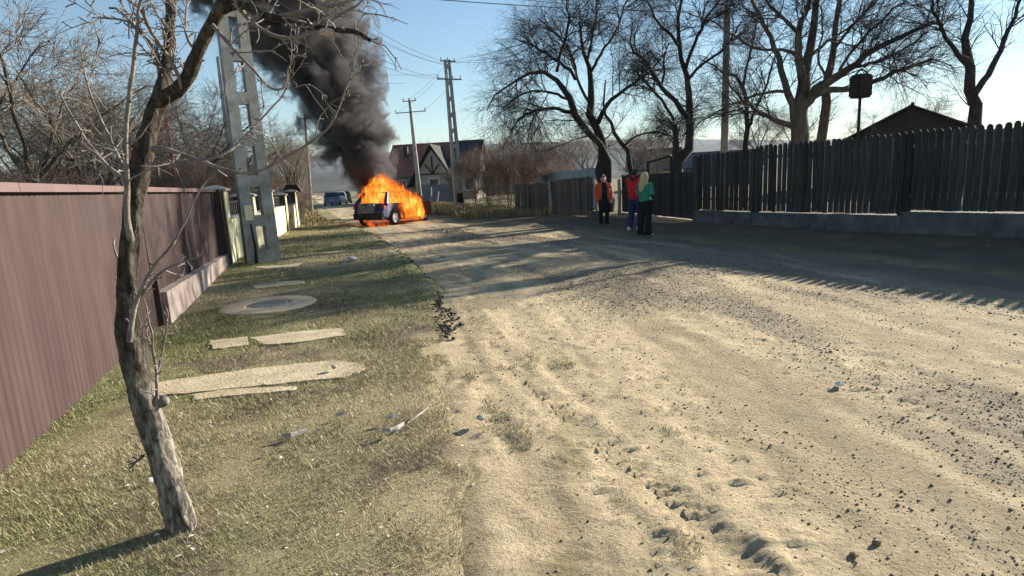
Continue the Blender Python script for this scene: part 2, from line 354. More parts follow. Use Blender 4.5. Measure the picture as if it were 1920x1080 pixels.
def road_h(x, y):
    u = x - XL(y)
    h = (fbm(x * .5, y * .5, 21, 3) - .5) * .05 + (fbm(u * 2.6, y * .45, 22, 3) - .5) * .02 + (fbm(x * 7, y * 7, 23, 2) - .5) * .007 + np.maximum(fbm(x * 17, y * 17, 29, 3) - .6, 0) * .09 * sstep(.42, .58, fbm(u * 1.5, y * .22, 61, 4)) + (fbm(x * 12, y * 12, 28, 2) - .5) * .0035
    h = h + (fbm(u * 13, y * 1.3, 24, 3) - .5) * .009 * sstep(3.0, 1.2, u) * sstep(14, 7, y)
    d, ins = track_uv(x, y, TRACK)
    g = np.exp(-(d / .11) ** 2) * ins
    lug = np.where(np.sin((y * 1.25 + np.abs(d) * 1.0) * 2 * np.pi / .12) > 0.0, 1.0, 0.0) * np.where(vnoise(y * 2.5, y * 0, 33) > .22, 1, .3)
    h = h * (1 - .6 * g) - g * .02 + g * lug * .026 + np.exp(-((np.abs(d) - .17) / .05) ** 2) * ins * .008
    d2, ins2 = track_uv(x, y, TRACK2)
    g2 = np.exp(-(d2 / .14) ** 2) * ins2
    h = h - g2 * .012 + g2 * np.sin(d2 * 2 * np.pi / .035) * .003
    # broad wheel ruts running along the road
    for uu, dep in ((1.9, .012), (3.4, .014), (5.0, .012)):
        h = h - np.exp(-((u - uu - (vnoise(y * .3, y * 0, 40) - .5) * .5) / .22) ** 2) * dep
    fade = sstep(45, 20, y)
    edge = np.where(y > 9, np.minimum(u, XR(y) - x), np.minimum(u + .75 * sstep(9, 6, y), XR(y) - x))
    return h * fade - .01 - sstep(.12, -.1, edge) * .07 * (1 - sstep(9, 6, y)) - sstep(.1, -.8, u + (fbm(x * 3.1, y * 3.1, 27, 3) - .5) * .7) * .05 * sstep(9, 6, y)

# ground sheet: fine near the camera, reaching beyond the hills
ys = np.concatenate([np.linspace(-60, 0.4, 30), np.geomspace(0.55, 3600, 370)])
us = np.sign(np.linspace(-1, 1, 300)) * np.abs(np.linspace(-1, 1, 300)) ** 1.25 * 1.75
Yg = np.repeat(ys[:, None], len(us), 1); Xg = us[None] * (np.maximum(Yg, 0) + 6) + np.interp(Yg, [0, 12, 60], [0, -1, 0])
Zg = ground_h(Xg, Yg)
G = Geo(); G.grid(np.stack([Xg, Yg, Zg], -1)); me = G.mesh('ground', True)
x = Xg.ravel(); y = Yg.ravel()
n1 = fbm(x * .55, y * .55, 51, 4)[:, None]; n2 = fbm(x * 2.5, y * 2.5, 52, 3)[:, None]; n3 = fbm(x * .9, y * .2, 53, 3)[:, None]
straw = np.array([.31, .262, .15]); olive = np.array([.22, .212, .095]); soil = np.array([.17, .132, .09]); dirt = np.array([.41, .325, .2])
c = straw * (1 - sstep(.35, .65, n1)) + olive * sstep(.35, .65, n1)
c = c * (1 - sstep(.58, .72, n2)) + soil * sstep(.58, .72, n2)
rightside = sstep(-.3, .6, (x - XR(y)))[:, None]
grassR = sstep(24, 30, y)[:, None]
yard = soil * (.55 + .6 * n2)  # dark yard soil, toned down further to paint in shade
c = c * (1 - rightside * (1 - .75 * grassR)) + yard * rightside * (1 - .75 * grassR)
e = sstep(.75, -.05, (XL(y) - x) + (n2[:, 0] - .5) * 1.1)[:, None] * (1 - rightside) * sstep(9, 4, y)[:, None]   # bare earth creeping into the grass near the road
c = c * (1 - e * .85) + dirt * e * .85
far = sstep(150, 500, np.hypot(x, y))[:, None]; c = c * (1 - far) + np.array([.12, .105, .06]) * far
attr(me, 'tint', c, 'FLOAT_COLOR')
tag(link('ground', me, M['earth']), kind='structure')

# dirt road
yr = np.concatenate([np.linspace(-60, 0.6, 14), np.geomspace(0.8, 480, 880)])
wv = np.linspace(0, 1, 250)
Yr = np.repeat(yr[:, None], 250, 1); XL0 = XL(Yr) - .12 - .75 * sstep(9, 6, Yr); Xr = XL0 + (XR(Yr) + .12 - XL0) * wv[None]
Zr = road_h(Xr, Yr)
G = Geo(); G.grid(np.stack([Xr, Yr, Zr], -1)); me = G.mesh('dirt_road', True)
x = Xr.ravel(); y = Yr.ravel(); u = x - XL(y)
pale = np.array([.55, .435, .27]); tan = np.array([.39, .305, .19]); grey = np.array([.215, .182, .133])
s1 = fbm(u * 1.5, y * .22, 61, 4)[:, None]; s2 = fbm(u * 5.0, y * .9, 62, 4)[:, None]; s3 = fbm(x * .5, y * .35, 63, 3)[:, None]; s4 = fbm(x * 9, y * 9, 64, 3)[:, None]
c = tan + (pale - tan) * sstep(.38, .62, s2 * .5 + s1 * .5)
st_ = fbm(u * 11, y * .9, 67, 3)[:, None]; c = c * (1 + (st_ - .5) * .55 * sstep(3.2, 1.0, u)[:, None])
GRAV = sstep(.47, .6, s1 * .6 + s3 * .4) * sstep(1.4, 2.4, u)[:, None]
c = c * (1 - GRAV * .75) + grey * GRAV * .75
c = c * (.8 + .4 * s4)
d, ins = track_uv(x, y, TRACK); gm = (np.exp(-(d / .16) ** 2) * ins)[:, None]
c = c * (1 - gm * .12)
olivey = sstep(.52, .66, fbm(x * 3, y * 1.6, 66, 3))[:, None] * sstep(1.3, .25, u)[:, None] * sstep(9, 3, y)[:, None]
c = c * (1 - olivey * .55) + np.array([.16, .14, .06]) * olivey * .55
dark = sstep(2.2, .2, XR(y) - x + (s3[:, 0] - .5) * 2.5)[:, None]  # dark earth margin, deepened in colour for the fence's shade
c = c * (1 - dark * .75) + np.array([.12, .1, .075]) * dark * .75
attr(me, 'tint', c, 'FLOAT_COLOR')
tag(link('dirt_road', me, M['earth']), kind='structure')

# concrete pads let into the grass
def pad(name, pix, label, z=.045, mat='concrete_pale', th=.1, group=None):
    pts = np.array([gpt(px_, py_, .05)[:2] for px_, py_ in pix])
    n = len(pts); out = []
    for i in range(n):
        a, b = pts[i], pts[(i + 1) % n]
        for k in range(7):
            p = a + (b - a) * k / 7; out.append(p + R.normal(0, .007, 2))
    cxy = pts.mean(0); o = Geo().slab(np.array(out) - cxy, 0, th).build(name, M[mat])
    o.location = (*cxy, z - th); tag(o, label, 'slab', group)
    return o
pad('concrete_slab', [(250, 722), (330, 710), (470, 690), (620, 674), (680, 680), (684, 692), (640, 706), (520, 718), (420, 728), (320, 738), (255, 748)], 'long pale concrete slab crossing the grass beside the leaning tree')
pad('concrete_slab', [(468, 632), (560, 620), (640, 614), (646, 628), (560, 640), (500, 645)], 'middle-sized pale concrete slab between the long slab and the round cover')
pad('concrete_slab', [(392, 638), (462, 630), (466, 646), (400, 653)], 'small square pale concrete slab beside the fence plinth')
pad('concrete_slab', [(360, 738), (430, 728), (555, 722), (552, 730), (430, 740), (370, 748)], 'narrow broken concrete strip along the long slab')
pad('concrete_slab', [(470, 534), (520, 527), (568, 525), (570, 530), (520, 536), (480, 540)], 'thin worn concrete pad in the grass beyond the round cover')
pad('concrete_slab', [(535, 496), (565, 492), (560, 499), (500, 503), (470, 500)], 'concrete footing pad at the leaning lattice pole')
# round cover with its ring
cov = empty('manhole', (cc[0], cc[1], .0), label='round concrete manhole cover with a dark ribbed lid in the grass', cat='manhole cover')
rg = Geo().lathe([(.30, .0), (.30, .055), (.34, .058), (.62, .052), (.66, .04), (.66, -.05)], 36); rg.build('ring', M['concrete_pale'], cov, True)
lid = Geo().lathe([(.0, .05), (.27, .05), (.285, .045), (.285, .0)], 36)
for k in range(-3, 4): lid.box((0, k * .07, .054), (2 * math.sqrt(.26 ** 2 - (k * .07) ** 2), .022, .014))
lid.build('lid', M['concrete'], cov)

# clods on the broken verge edge
def clod_geo(g, p, s, rng=R):
    v = np.array([[1, 0, 0], [-1, 0, 0], [0, 1, 0], [0, -1, 0], [0, 0, 1], [0, 0, -1], [.6, .6, .6], [-.6, .6, .5], [.6, -.6, .5], [-.6, -.6, .6]]) * rng.uniform(.6, 1.1, (10, 3)) * s * np.array([1, 1, .7])
    t = [[4, 6, 7], [4, 7, 9], [4, 9, 8], [4, 8, 6], [6, 0, 2], [6, 2, 7], [7, 2, 1], [7, 1, 9], [9, 1, 3], [9, 3, 8], [8, 3, 0], [8, 0, 6], [0, 5, 2], [2, 5, 1], [1, 5, 3], [3, 5, 0]]
    a = rng.uniform(0, 6.28); c_, s_ = math.cos(a), math.sin(a)
    v = v @ np.array([[c_, s_, 0], [-s_, c_, 0], [0, 0, 1]])
    g.add(v + p, None, t)
G = Geo()
for yy in np.arange(6.0, 24, .022):
    w = (1.0 if 6.2 < yy < 8.6 else .35 if yy < 8.6 else .5)
    if R.random() > w: continue
    for _ in range(1 if yy > 9 else 2):
        xx = float(XL(yy)) - .06 + R.normal(0, .05 + (.06 if 6.6 < yy < 7.4 else 0)); s = R.uniform(.008, .034)
        clod_geo(G, (xx, yy, float(ground_h(np.array([xx]), np.array([yy]))[0]) * .4 + .015), s)
tag(G.build('verge_rubble', M['soil_dark']), 'ridge of dark crumbled clods where the grass meets the dirt road', 'rubble', kind='stuff')
# loose gravel on the road: density follows the gravel streaks
G = Geo(); cnt = 0
N = 260000
yy = 1.6 * (22 / 1.6) ** R.random(N) ; uu = R.uniform(.1, 8.5, N); xx = XL(yy) + uu
dens = sstep(.44, .64, fbm(uu * 1.5, yy * .22, 61, 4) * .6 + fbm(xx * .5, yy * .35, 63, 3) * .4) * sstep(1.2, 2.4, uu) * .85 + .06
keep = (R.random(N) < dens * .5) & (xx < XR(yy) - .1) & (np.abs(xx) < yy * .95 + .5)
yy = yy[keep]; xx = xx[keep]; hh = road_h(xx, yy)
n = len(xx); siz = .0026 + .0095 * R.random(n) ** 7 + .0007 * yy
base = np.array([[1, 0, 0], [-.5, .87, 0], [-.5, -.87, 0], [.35, .3, .75], [-.4, .1, .8], [.05, -.4, .7]])
tri = np.array([[0, 1, 3], [1, 4, 3], [1, 2, 4], [2, 5, 4], [2, 0, 5], [0, 3, 5], [3, 4, 5]])
V = base[None] * R.uniform(.6, 1.3, (n, 6, 3)) * siz[:, None, None]
an = R.uniform(0, 6.28, n); ca, sa = np.cos(an)[:, None], np.sin(an)[:, None]
V = np.stack([V[..., 0] * ca - V[..., 1] * sa, V[..., 0] * sa + V[..., 1] * ca, V[..., 2] - .15 * siz[:, None]], -1) + np.stack([xx, yy, hh], -1)[:, None]
T = (tri[None] + (np.arange(n) * 6)[:, None, None]).reshape(-1, 3)
me = mesh_from('gravel', V.reshape(-1, 3), None, T)
tag(link('gravel', me, M['clod']), 'loose gravel and small clods strewn over the dirt road', 'gravel', kind='stuff')

# grass blades
FENCE_A, FENCE_B = np.array([-4.47, 7.24]), np.array([-6.6, 13.4])
def blades(N, y0, y1, xf, lmin, lmax, bias=1.0):
    yy = y0 * (y1 / y0) ** R.random(N); x0, x1 = xf(yy); xx = x0 + (x1 - x0) * R.random(N)
    n1 = fbm(xx * 1.8, yy * 1.8, 71, 3); n2 = fbm(xx * .55, yy * .55, 51, 4); n4 = fbm(xx * 6, yy * 6, 73, 2)
    edge = XL(yy) - xx
    keep = ~(in_pads(xx, yy, .93) | (in_pads(xx, yy, 1.04) & (R.random(N) < .6))) & (R.random(N) < np.clip(.25 + 2.2 * (n1 - .3) + .8 * (n4 - .5), .12, 1)) & ((edge > .02 + (n1 - .35) * .9) | ((R.random(N) < .75) & (fbm(xx * 4.2, yy * 2.6, 75, 3) > .655 + .12 * np.clip(-edge, 0, 1))))
    xx, yy, n1, n2, n4 = xx[keep], yy[keep], n1[keep], n2[keep], n4[keep]; n = len(xx)
    z = np.maximum(ground_h(xx, yy), np.where(xx > XL(yy), road_h(xx, yy), -1))
    L = R.uniform(lmin, lmax, n) * (.55 + .9 * n1) * (1 + .018 * yy); an = R.uniform(0, 6.28, n); lean = R.uniform(.5, 1.6, n); lg = R.random(n) < .05; L = np.where(lg, L * 1.9, L)
    w = (.0007 + .00036 * yy) * R.uniform(.6, 1.4, n)
    dx, dy = np.cos(an), np.sin(an); px_, py_ = -dy, dx
    b0 = np.stack([xx - px_ * w, yy - py_ * w, z - .006], -1); b1 = np.stack([xx + px_ * w, yy + py_ * w, z - .006], -1)
    m = np.stack([xx + dx * L * .45 * np.sin(lean), yy + dy * L * .45 * np.sin(lean), z + L * .55 * np.cos(lean * .6)], -1)
    m0 = m - np.stack([px_ * w * .8, py_ * w * .8, 0 * w], -1); m1 = m + np.stack([px_ * w * .8, py_ * w * .8, 0 * w], -1)
    tp = np.stack([xx + dx * L * np.sin(lean), yy + dy * L * np.sin(lean), z + L * np.maximum(np.cos(lean), .12)], -1)
    V = np.stack([b0, b1, tp], 1)
    k = np.arange(n)[:, None] * 3
    Q = np.zeros((0, 4), int); T = np.array([[0, 1, 2]]) + k
    pal = np.array([[.40, .34, .20], [.34, .295, .165], [.27, .265, .115], [.19, .21, .08], [.3, .245, .16], [.48, .42, .28]])
    g = sstep(.4, .62, n2 + R.normal(0, .07, n))
    pick = np.where(R.random(n) < .12 + g * .68, R.choice([2, 3, 3], n), R.choice([0, 0, 1, 1, 4, 5], n))
    C = pal[pick] * R.uniform(.75, 1.3, (n, 1)) * (.7 + .62 * fbm(xx * 2.6, yy * 2.6, 77, 3))[:, None]
    C[lg] *= 1.25
    return V, Q, T, np.repeat(C, 3, 0)
def grass_obj(name, parts, label):
    v = []; q = []; t = []; c = []; k = 0
    for V, Q, T, C in parts:
        v.append(V.reshape(-1, 3)); q.append(Q + k); t.append(T + k); c.append(C); k += V.shape[0] * V.shape[1]
    me = mesh_from(name, np.concatenate(v), np.concatenate(q), np.concatenate(t)); attr(me, 'tint', np.concatenate(c), 'FLOAT_COLOR')
    tag(link(name, me, M['blade']), label, 'grass', kind='stuff')
def verge(y): return np.maximum(-1.15 * (y + .3) - .2, np.where(y < 13.4, np.interp(y, [0, 7.24, 13.4], [-2.7, -4.4, -6.5]), -6.5 - (y - 13.4) * .25)), XL(y) + .25 + 1.1 * sstep(7, 4, y)
grass_obj('grass', [blades(640000, 1.25, 9, verge, .011, .04), blades(150000, 9, 32, verge, .02, .055)], 'short dry winter grass on the verge between fence and road')
def rightverge(y): return XR(y) - .2, XR(y) + 4.5
def _blR(N, y0, y1):
    yy = R.uniform(y0, y1, N)
    return yy
V, Q, T, C = blades(1, 5, 6, verge, .03, .05)
def tall(N, y0, y1, xf, l0, l1):
    yy = R.uniform(y0, y1, N); x0, x1 = xf(yy); xx = x0 + (x1 - x0) * R.random(N); z = ground_h(xx, yy)
    L = R.uniform(l0, l1, N); an = R.uniform(0, 6.28, N); le = R.uniform(.1, .7, N); w = .006 + .0004 * yy
    dx, dy = np.cos(an), np.sin(an)
    b0 = np.stack([xx + dy * w, yy - dx * w, z - .02], -1); b1 = np.stack([xx - dy * w, yy + dx * w, z - .02], -1)
    m = np.stack([xx + dx * L * .4 * np.sin(le), yy + dy * L * .4 * np.sin(le), z + L * .55], -1); o = np.stack([dy * w * .8, -dx * w * .8, 0 * L], -1)
    tp = np.stack([xx + dx * L * np.sin(le), yy + dy * L * np.sin(le), z + L * np.cos(le)], -1)
    V = np.stack([b0, b1, m - o, m + o, tp], 1); k = np.arange(N)[:, None] * 5
    pal = np.array([[.36, .28, .14], [.28, .21, .1], [.2, .17, .07], [.42, .34, .2]])
    C = pal[R.integers(0, 4, N)] * R.uniform(.7, 1.2, (N, 1))
    return V, np.array([[0, 1, 2, 3]]) + k, np.array([[3, 2, 4]]) + k, np.repeat(C, 5, 0)
grass_obj('dry_grass', [tall(22000, 26, 48, lambda y: (XR(y) + .1, XR(y) + 4.5), .1, .45)], 'longer straw-coloured grass on the bank below the bare shrubs')
grass_obj('dry_grass', [tall(5000, 27, 60, lambda y: (XL(y) - 4.2, XL(y) - .8), .06, .25)], 'thin dry grass along the far verge by the grey paling fence')

# dead leaves and crumbs lying in the turf
n = 900; yy = 1.5 * (12 / 1.5) ** R.random(n); x0, x1 = verge(yy); xx = x0 + (XL(yy) - x0) * R.random(n); zz = ground_h(xx, yy) + R.uniform(.012, .03, n)
an = R.uniform(0, 6.28, n); s_ = R.uniform(.006, .016, n) * (1 + .04 * yy); ca, sa = np.cos(an) * s_, np.sin(an) * s_
V = np.stack([np.stack([xx + ca, yy + sa, zz + R.uniform(-.003, .006, n)], -1), np.stack([xx - sa * .5, yy + ca * .5, zz + R.uniform(-.003, .006, n)], -1), np.stack([xx - ca, yy - sa, zz], -1), np.stack([xx + sa * .5, yy - ca * .5, zz + R.uniform(-.003, .008, n)], -1)], 1)
me = mesh_from('leaf_litter', V.reshape(-1, 3), (np.arange(n)[:, None] * 4 + np.arange(4)[None])); attr(me, 'tint', np.repeat(np.array([[.5, .43, .31], [.36, .28, .19], [.2, .15, .1], [.62, .58, .5]])[R.integers(0, 4, n)], 4, 0), 'FLOAT_COLOR')
tag(link('leaf_litter', me, M['blade']), 'scattered dead leaves and crumbs in the verge grass', 'litter', kind='stuff')

# litter and single stones
def lump(name, px_, py_, s, mat, label, cat, flat=1.0, z=.05):
    bm = bmesh.new(); bmesh.ops.create_icosphere(bm, subdivisions=2, radius=1)
    for v in bm.verts:
        k = 1 + .28 * (random.random() - .5); v.co = Vector((v.co.x * s[0] * k, v.co.y * s[1] * k, v.co.z * s[2] * k))
    me = bpy.data.meshes.new(name); bm.to_mesh(me); bm.free(); p = gpt(px_, py_, z)
    o = link(name, me, M[mat]); o.location = (p[0], p[1], z + s[2] * .55); o.rotation_euler = (0, 0, random.random() * 6)
    return tag(o, label, cat)
random.seed(4)
lump('stone', 627, 690, (.024, .03, .018), 'bark_litter', 'angular grey stone lying on the long concrete slab', 'stone', z=.07)
lump('stone', 902, 786, (.035, .028, .018), 'bark_litter', 'pale flat pebble on the bare earth at the edge of the grass', 'stone', z=.02)
lump('stone', 1643, 1020, (.02, .015, .013), 'clod', 'dark stone on the sunlit dirt road', 'stone', z=.0)
lump('stone', 1600, 1043, (.022, .014, .012), 'clod', 'dark flat stone beside the other dark stone on the road', 'stone', z=.0)
lump('stone', 1574, 722, (.03, .025, .02), 'white_litter', 'white stone lying alone on the dirt road', 'stone', z=.0)
lump('plastic_scrap', 660, 487, (.16, .1, .05), 'white_litter', 'crumpled white plastic scrap in the grass near the road edge', 'litter')
lump('plastic_scrap', 283, 903, (.02, .016, .014), 'white_litter', 'small white scrap in the grass behind the leaning trunk', 'litter')
def strip(name, pix, w, label, mat='bark_litter', z=.07):
    P = [gpt(a, b, z) for a, b in pix]; P = np.array(P); n = len(P)
    g = Geo(); d = P[-1] - P[0]; d /= np.linalg.norm(d); s = np.array([-d[1], d[0], 0])
    pr = np.sin(np.linspace(.12, math.pi - .12, n)) * w
    top = np.stack([P - s * pr[:, None], P + np.array([0, 0, .014]), P + s * pr[:, None]], 1); bot = top - np.array([0, 0, .008])
    g.grid(top); g.grid(bot[:, ::-1])
    return tag(g.build(name, M[mat]), label, 'bark piece')
strip('bark_piece', [(716, 808), (730, 806), (745, 801), (758, 794)], .02, 'long curled pale piece of bark lying in the grass')
strip('bark_piece', [(724, 783), (735, 780), (747, 778)], .02, 'short pale bark chip above the long curled one')
strip('bark_piece', [(630, 778), (640, 776), (648, 775)], .014, 'thin bark sliver in the grass away from the road')
strip('bark_piece', [(528, 817), (545, 815), (575, 806)], .022, 'pale flat bark piece nearest the leaning tree')
G = Geo().tube([gpt(764, 793, .06), gpt(782, 780, .075), gpt(803, 764, .06)], .005, 5); tag(G.build('fallen_twig', M['bark_litter']), 'thin pale twig lying beside the curled bark', 'twig')

# hills
def hill(name, Y0, depth, prof, seed, amp, label):
    n, m = 240, 24
    xs = np.linspace(-1.9, 1.9, n) * Y0; P = np.zeros((m, n, 3))
    for i in range(m):
        t = i / (m - 1); hz = np.interp(xs / Y0, prof[:, 0], prof[:, 1]) * Y0
        rough = (fbm(xs / Y0 * 7, xs * 0 + t * 3, seed, 5) - .5) * amp * Y0 + (fbm(xs / Y0 * 160, xs * 0 + t * 30, seed + 3, 2) - .5) * .004 * Y0
        z = (hz + rough) * np.sin(t * math.pi * .5) ** 1.2 if t < 1 else hz + rough
        P[i, :, 0] = xs * (1 + t * depth / Y0); P[i, :, 1] = Y0 + t * depth; P[i, :, 2] = np.maximum(z, -2) - 3 * (t == 0)
    return tag(Geo().grid(P).build(name, M['hill_wood'], None, True), kind='structure')
hill('hills', 1900, 700, np.array([(-2, .07), (-1, .075), (-.55, .085), (-.3, .075), (0, .082), (.15, .081), (.35, .07), (.6, .055), (1, .04), (2, .04)]), 81, .012, 'far')
hill('near_hills', 520, 200, np.array([(-2, .03), (-.5, .036), (-.12, .048), (-.05, .052), (.0, .03), (.1, .022), (.3, .026), (.6, .02), (1, .01), (2, .01)]), 91, .008, 'near')
# ------------------------------------------------------------------ purple sheet fence
def v3(p, z=0.0): return np.array([p[0], p[1], z])
fa, fb = np.array([-4.47, 7.24]), np.array([-6.62, 13.45]); fd = (fb - fa) / np.linalg.norm(fb - fa)
fn = np.array([fd[1], -fd[0]])                 # towards the road
rzf = math.atan2(fd[1], fd[0])
fence = empty('sheet_metal_fence', (fa[0], fa[1], 0), rzf, 'purple-brown ribbed sheet metal fence with pink capping on a concrete plinth', 'fence')
def ztop(s): return 1.745 + 0.0 * s            # capping height along the fence
def ribbed(s0, s1, z0, z1f, rib=.092, depth=.0075):
    """one ribbed sheet between s0 and s1 along local x, facing local -y"""
    n = int(round((s1 - s0) / rib)); prof = []
    for k in range(n):
        a = s0 + (s1 - s0) * k / n; w = (s1 - s0) / n
        prof += [(a, 0), (a + w * .52, 0), (a + w * .66, depth), (a + w * .86, depth)]
    prof.append((s1, 0)); prof = np.array(prof); P = np.zeros((2, len(prof), 3))
    P[:, :, 0] = prof[:, 0]; P[:, :, 1] = -prof[:, 1]; P[0, :, 2] = z0; P[1, :, 2] = z1f(prof[:, 0])
    g = Geo(); g.grid(P); B = P.copy(); B[:, :, 1] += .004; g.grid(B[:, ::-1]); return g
Lf = np.linalg.norm(fb - fa)
pan = np.linspace(0, Lf, 7)
for a, b in zip(pan[:-1], pan[1:]):
    ribbed(a + .003, b - .003, .24, lambda s: ztop(s) - .03).build('sheet', M['sheet_purple'], fence)
for a, b in zip(pan[:-1:2], pan[2::2]):
    Geo().hexa([(a + .004, -.075, ztop(a) - .05), (b - .004, -.075, ztop(b) - .05), (b - .004, .06, ztop(b) - .05), (a + .004, .06, ztop(a) - .05),
                (a + .004, -.07, ztop(a) + .012), (b - .004, -.07, ztop(b) + .012), (b - .004, .055, ztop(b) + .02), (a + .004, .055, ztop(a) + .02)]).build('capping', M['cap_pink'], fence)
Geo().hexa([(0, -.14, -.1), (Lf, -.14, -.1), (Lf, .08, -.1), (0, .08, -.1), (0, -.14, .45), (Lf, -.14, .28), (Lf, .08, .28), (0, .08, .45)]).build('plinth', M['plinth_pink'], fence)
Geo().box((Lf - .06, -.1, ztop(Lf) / 2 + .1), (.1, .1, ztop(Lf) - .2)).build('post', M['post_purple'], fence)
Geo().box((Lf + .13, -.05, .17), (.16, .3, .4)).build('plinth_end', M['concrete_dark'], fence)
gate = empty('sheet_metal_gate', (fa[0], fa[1], 0), rzf, 'purple-brown ribbed metal gate reaching down to the grass without a plinth', 'gate')
gp = np.linspace(-5.6, -.06, 6)
for a, b in zip(gp[:-1], gp[1:]):
    ribbed(a + .003, b - .003, .05, lambda s: ztop(s) - .03).build('sheet', M['sheet_purple'], gate)
for a, b in zip(gp[:-1], gp[1:]):
    Geo().hexa([(a + .004, -.07, ztop(a) - .05), (b - .004, -.07, ztop(b) - .05), (b - .004, .055, ztop(b) - .05), (a + .004, .055, ztop(a) - .05),
                (a + .004, -.065, ztop(a) + .012), (b - .004, -.065, ztop(b) + .012), (b - .004, .05, ztop(b) + .02), (a + .004, .05, ztop(a) + .02)]).build('capping', M['cap_pink'], gate)
Geo().box((-.03, -.02, .3), (.05, .1, .62)).build('post', M['post_purple'], gate)

# ------------------------------------------------------------------ cream wall with pillars
wa, wb = np.array([-6.75, 13.75]), np.array([-10.0, 27.6]); wd = (wb - wa) / np.linalg.norm(wb - wa); Lw = np.linalg.norm(wb - wa)
wall = empty('garden_wall', (wa[0], wa[1], 0), math.atan2(wd[1], wd[0]), 'cream rendered garden wall with capped pillars coloured dark on their shaded sides and dark railings', 'wall')
ps = [0.12, 3.55, 7.0, 10.5, 14.0]; ph = [1.72, 1.55, 1.66, 1.5, 1.62]
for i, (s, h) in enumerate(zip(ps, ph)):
    p = Geo().box((s, .05, h / 2 - .05), (.36, .50, h + .1)).build('pillar', M['pillar_brown_and_shade'], wall)  # dark body colour paints in the shade on the cream pillar's near side
    Geo().box((s, -.215, h / 2 - .05), (.37, .03, h + .1)).build('cream_lit_face', M['cream_paint'], p)  # only the sunlit road side keeps the cream colour
    c = Geo(); c.box((s, .04, h + .02), (.52, .66, .05)); c.hexa([(s - .26, -.29, h + .045), (s + .26, -.29, h + .045), (s + .26, .37, h + .045), (s - .26, .37, h + .045), (s - .04, -.04, h + .13), (s + .04, -.04, h + .13), (s + .04, .04, h + .13), (s - .04, .04, h + .13)])
    c.build('cap', M['concrete'], p)
for a, b in zip(ps[:-1], ps[1:]):
    Geo().box(((a + b) / 2, -.05, .48), (b - a - .36, .22, 1.12)).build('wall_panel', M['cream_paint'], wall)
    Geo().box(((a + b) / 2, -.05, 1.065), (b - a - .364, .28, .05)).build('coping', M['concrete'], wall)
    r = Geo().box(((a + b) / 2, 0, 1.44), (b - a - .36, .03, .04)).build('railing', M['rail_black'], wall)
    for k in range(14):
        x_ = a + .25 + (b - a - .5) * k / 13
        Geo().box((x_, 0, 1.275), (.09, .014, .29)).build('rail_bar', M['rail_black'], r)

# small roofed gate pillar past the wall
gpz = gpt(556, 424); gpl = empty('gate_pillar', (gpz[0], gpz[1], 0), 0.25, 'dark gate pillar with a small flared cap past the cream wall', 'pillar')
Geo().box((0, 0, .8), (.4, .4, 1.6)).build('shaft', M['pillar_brown_and_shade'], gpl)
g = Geo(); g.hexa([(-.45, -.45, 1.62), (.45, -.45, 1.62), (.45, .45, 1.62), (-.45, .45, 1.62), (-.25, -.25, 1.95), (.25, -.25, 1.95), (.25, .25, 1.95), (-.25, .25, 1.95)]); g.build('cap', M['timber_dark'], gpl)

# grey paling fence along the far verge
pa, pb = np.array([-10.6, 29.5]), np.array([-14.5, 42.0]); pd = (pb - pa) / np.linalg.norm(pb - pa)
pf = empty('paling_fence', (pa[0], pa[1], 0), math.atan2(pd[1], pd[0]), 'pale grey wooden paling fence past the cream wall', 'fence')
pm = Geo().hexa([(-.06, -.012, 0), (.06, -.012, 0), (.06, .012, 0), (-.06, .012, 0), (-.05, -.012, 1.35), (.05, -.012, 1.4), (.05, .012, 1.4), (-.05, .012, 1.35)]).mesh('paling')
pm.materials.append(M['board_pale'])
for k in range(64):
    o = link('paling', pm, None, pf); o.location = (k * .2, R.normal(0, .015), 0); o.rotation_euler = (R.normal(0, .03), R.normal(0, .03), 0); o.scale = (1, 1, R.uniform(.85, 1.08))
for z in (.4, 1.05): Geo().box((6.4, .035, z), (13, .04, .07)).build('rail', M['board_pale'], pf)

# ------------------------------------------------------------------ picket fence on the plinth
A, B, C_ = np.array([5.95, 18.75]), np.array([6.92, 16.57]), np.array([8.85, 13.18])
cd = (C_ - B) / np.linalg.norm(C_ - B)
D_, E_, E2 = C_ + cd * 3.9, C_ + cd * 7.8, C_ + cd * 11.7
def picket_mesh(w, h, arch=True):
    hw = w / 2; poly = [(-hw, 0), (hw, 0), (hw, h - .06), (hw * .75, h - .02), (hw * .3, h), (-hw * .3, h), (-hw * .75, h - .02), (-hw, h - .06)]
    p = np.array(poly); n = len(p); v = np.concatenate([np.c_[p[:, 0], np.full(n, -.011), p[:, 1]], np.c_[p[:, 0], np.full(n, .011), p[:, 1]]])
    q = [[i, (i + 1) % n, n + (i + 1) % n, n + i] for i in range(n)]
    t = [[0, i + 1, i] for i in range(1, n - 1)] + [[n, n + i, n + i + 1] for i in range(1, n - 1)]
    m = mesh_from('picket', v, q, t); m.materials.append(M['picket_grey']); return m
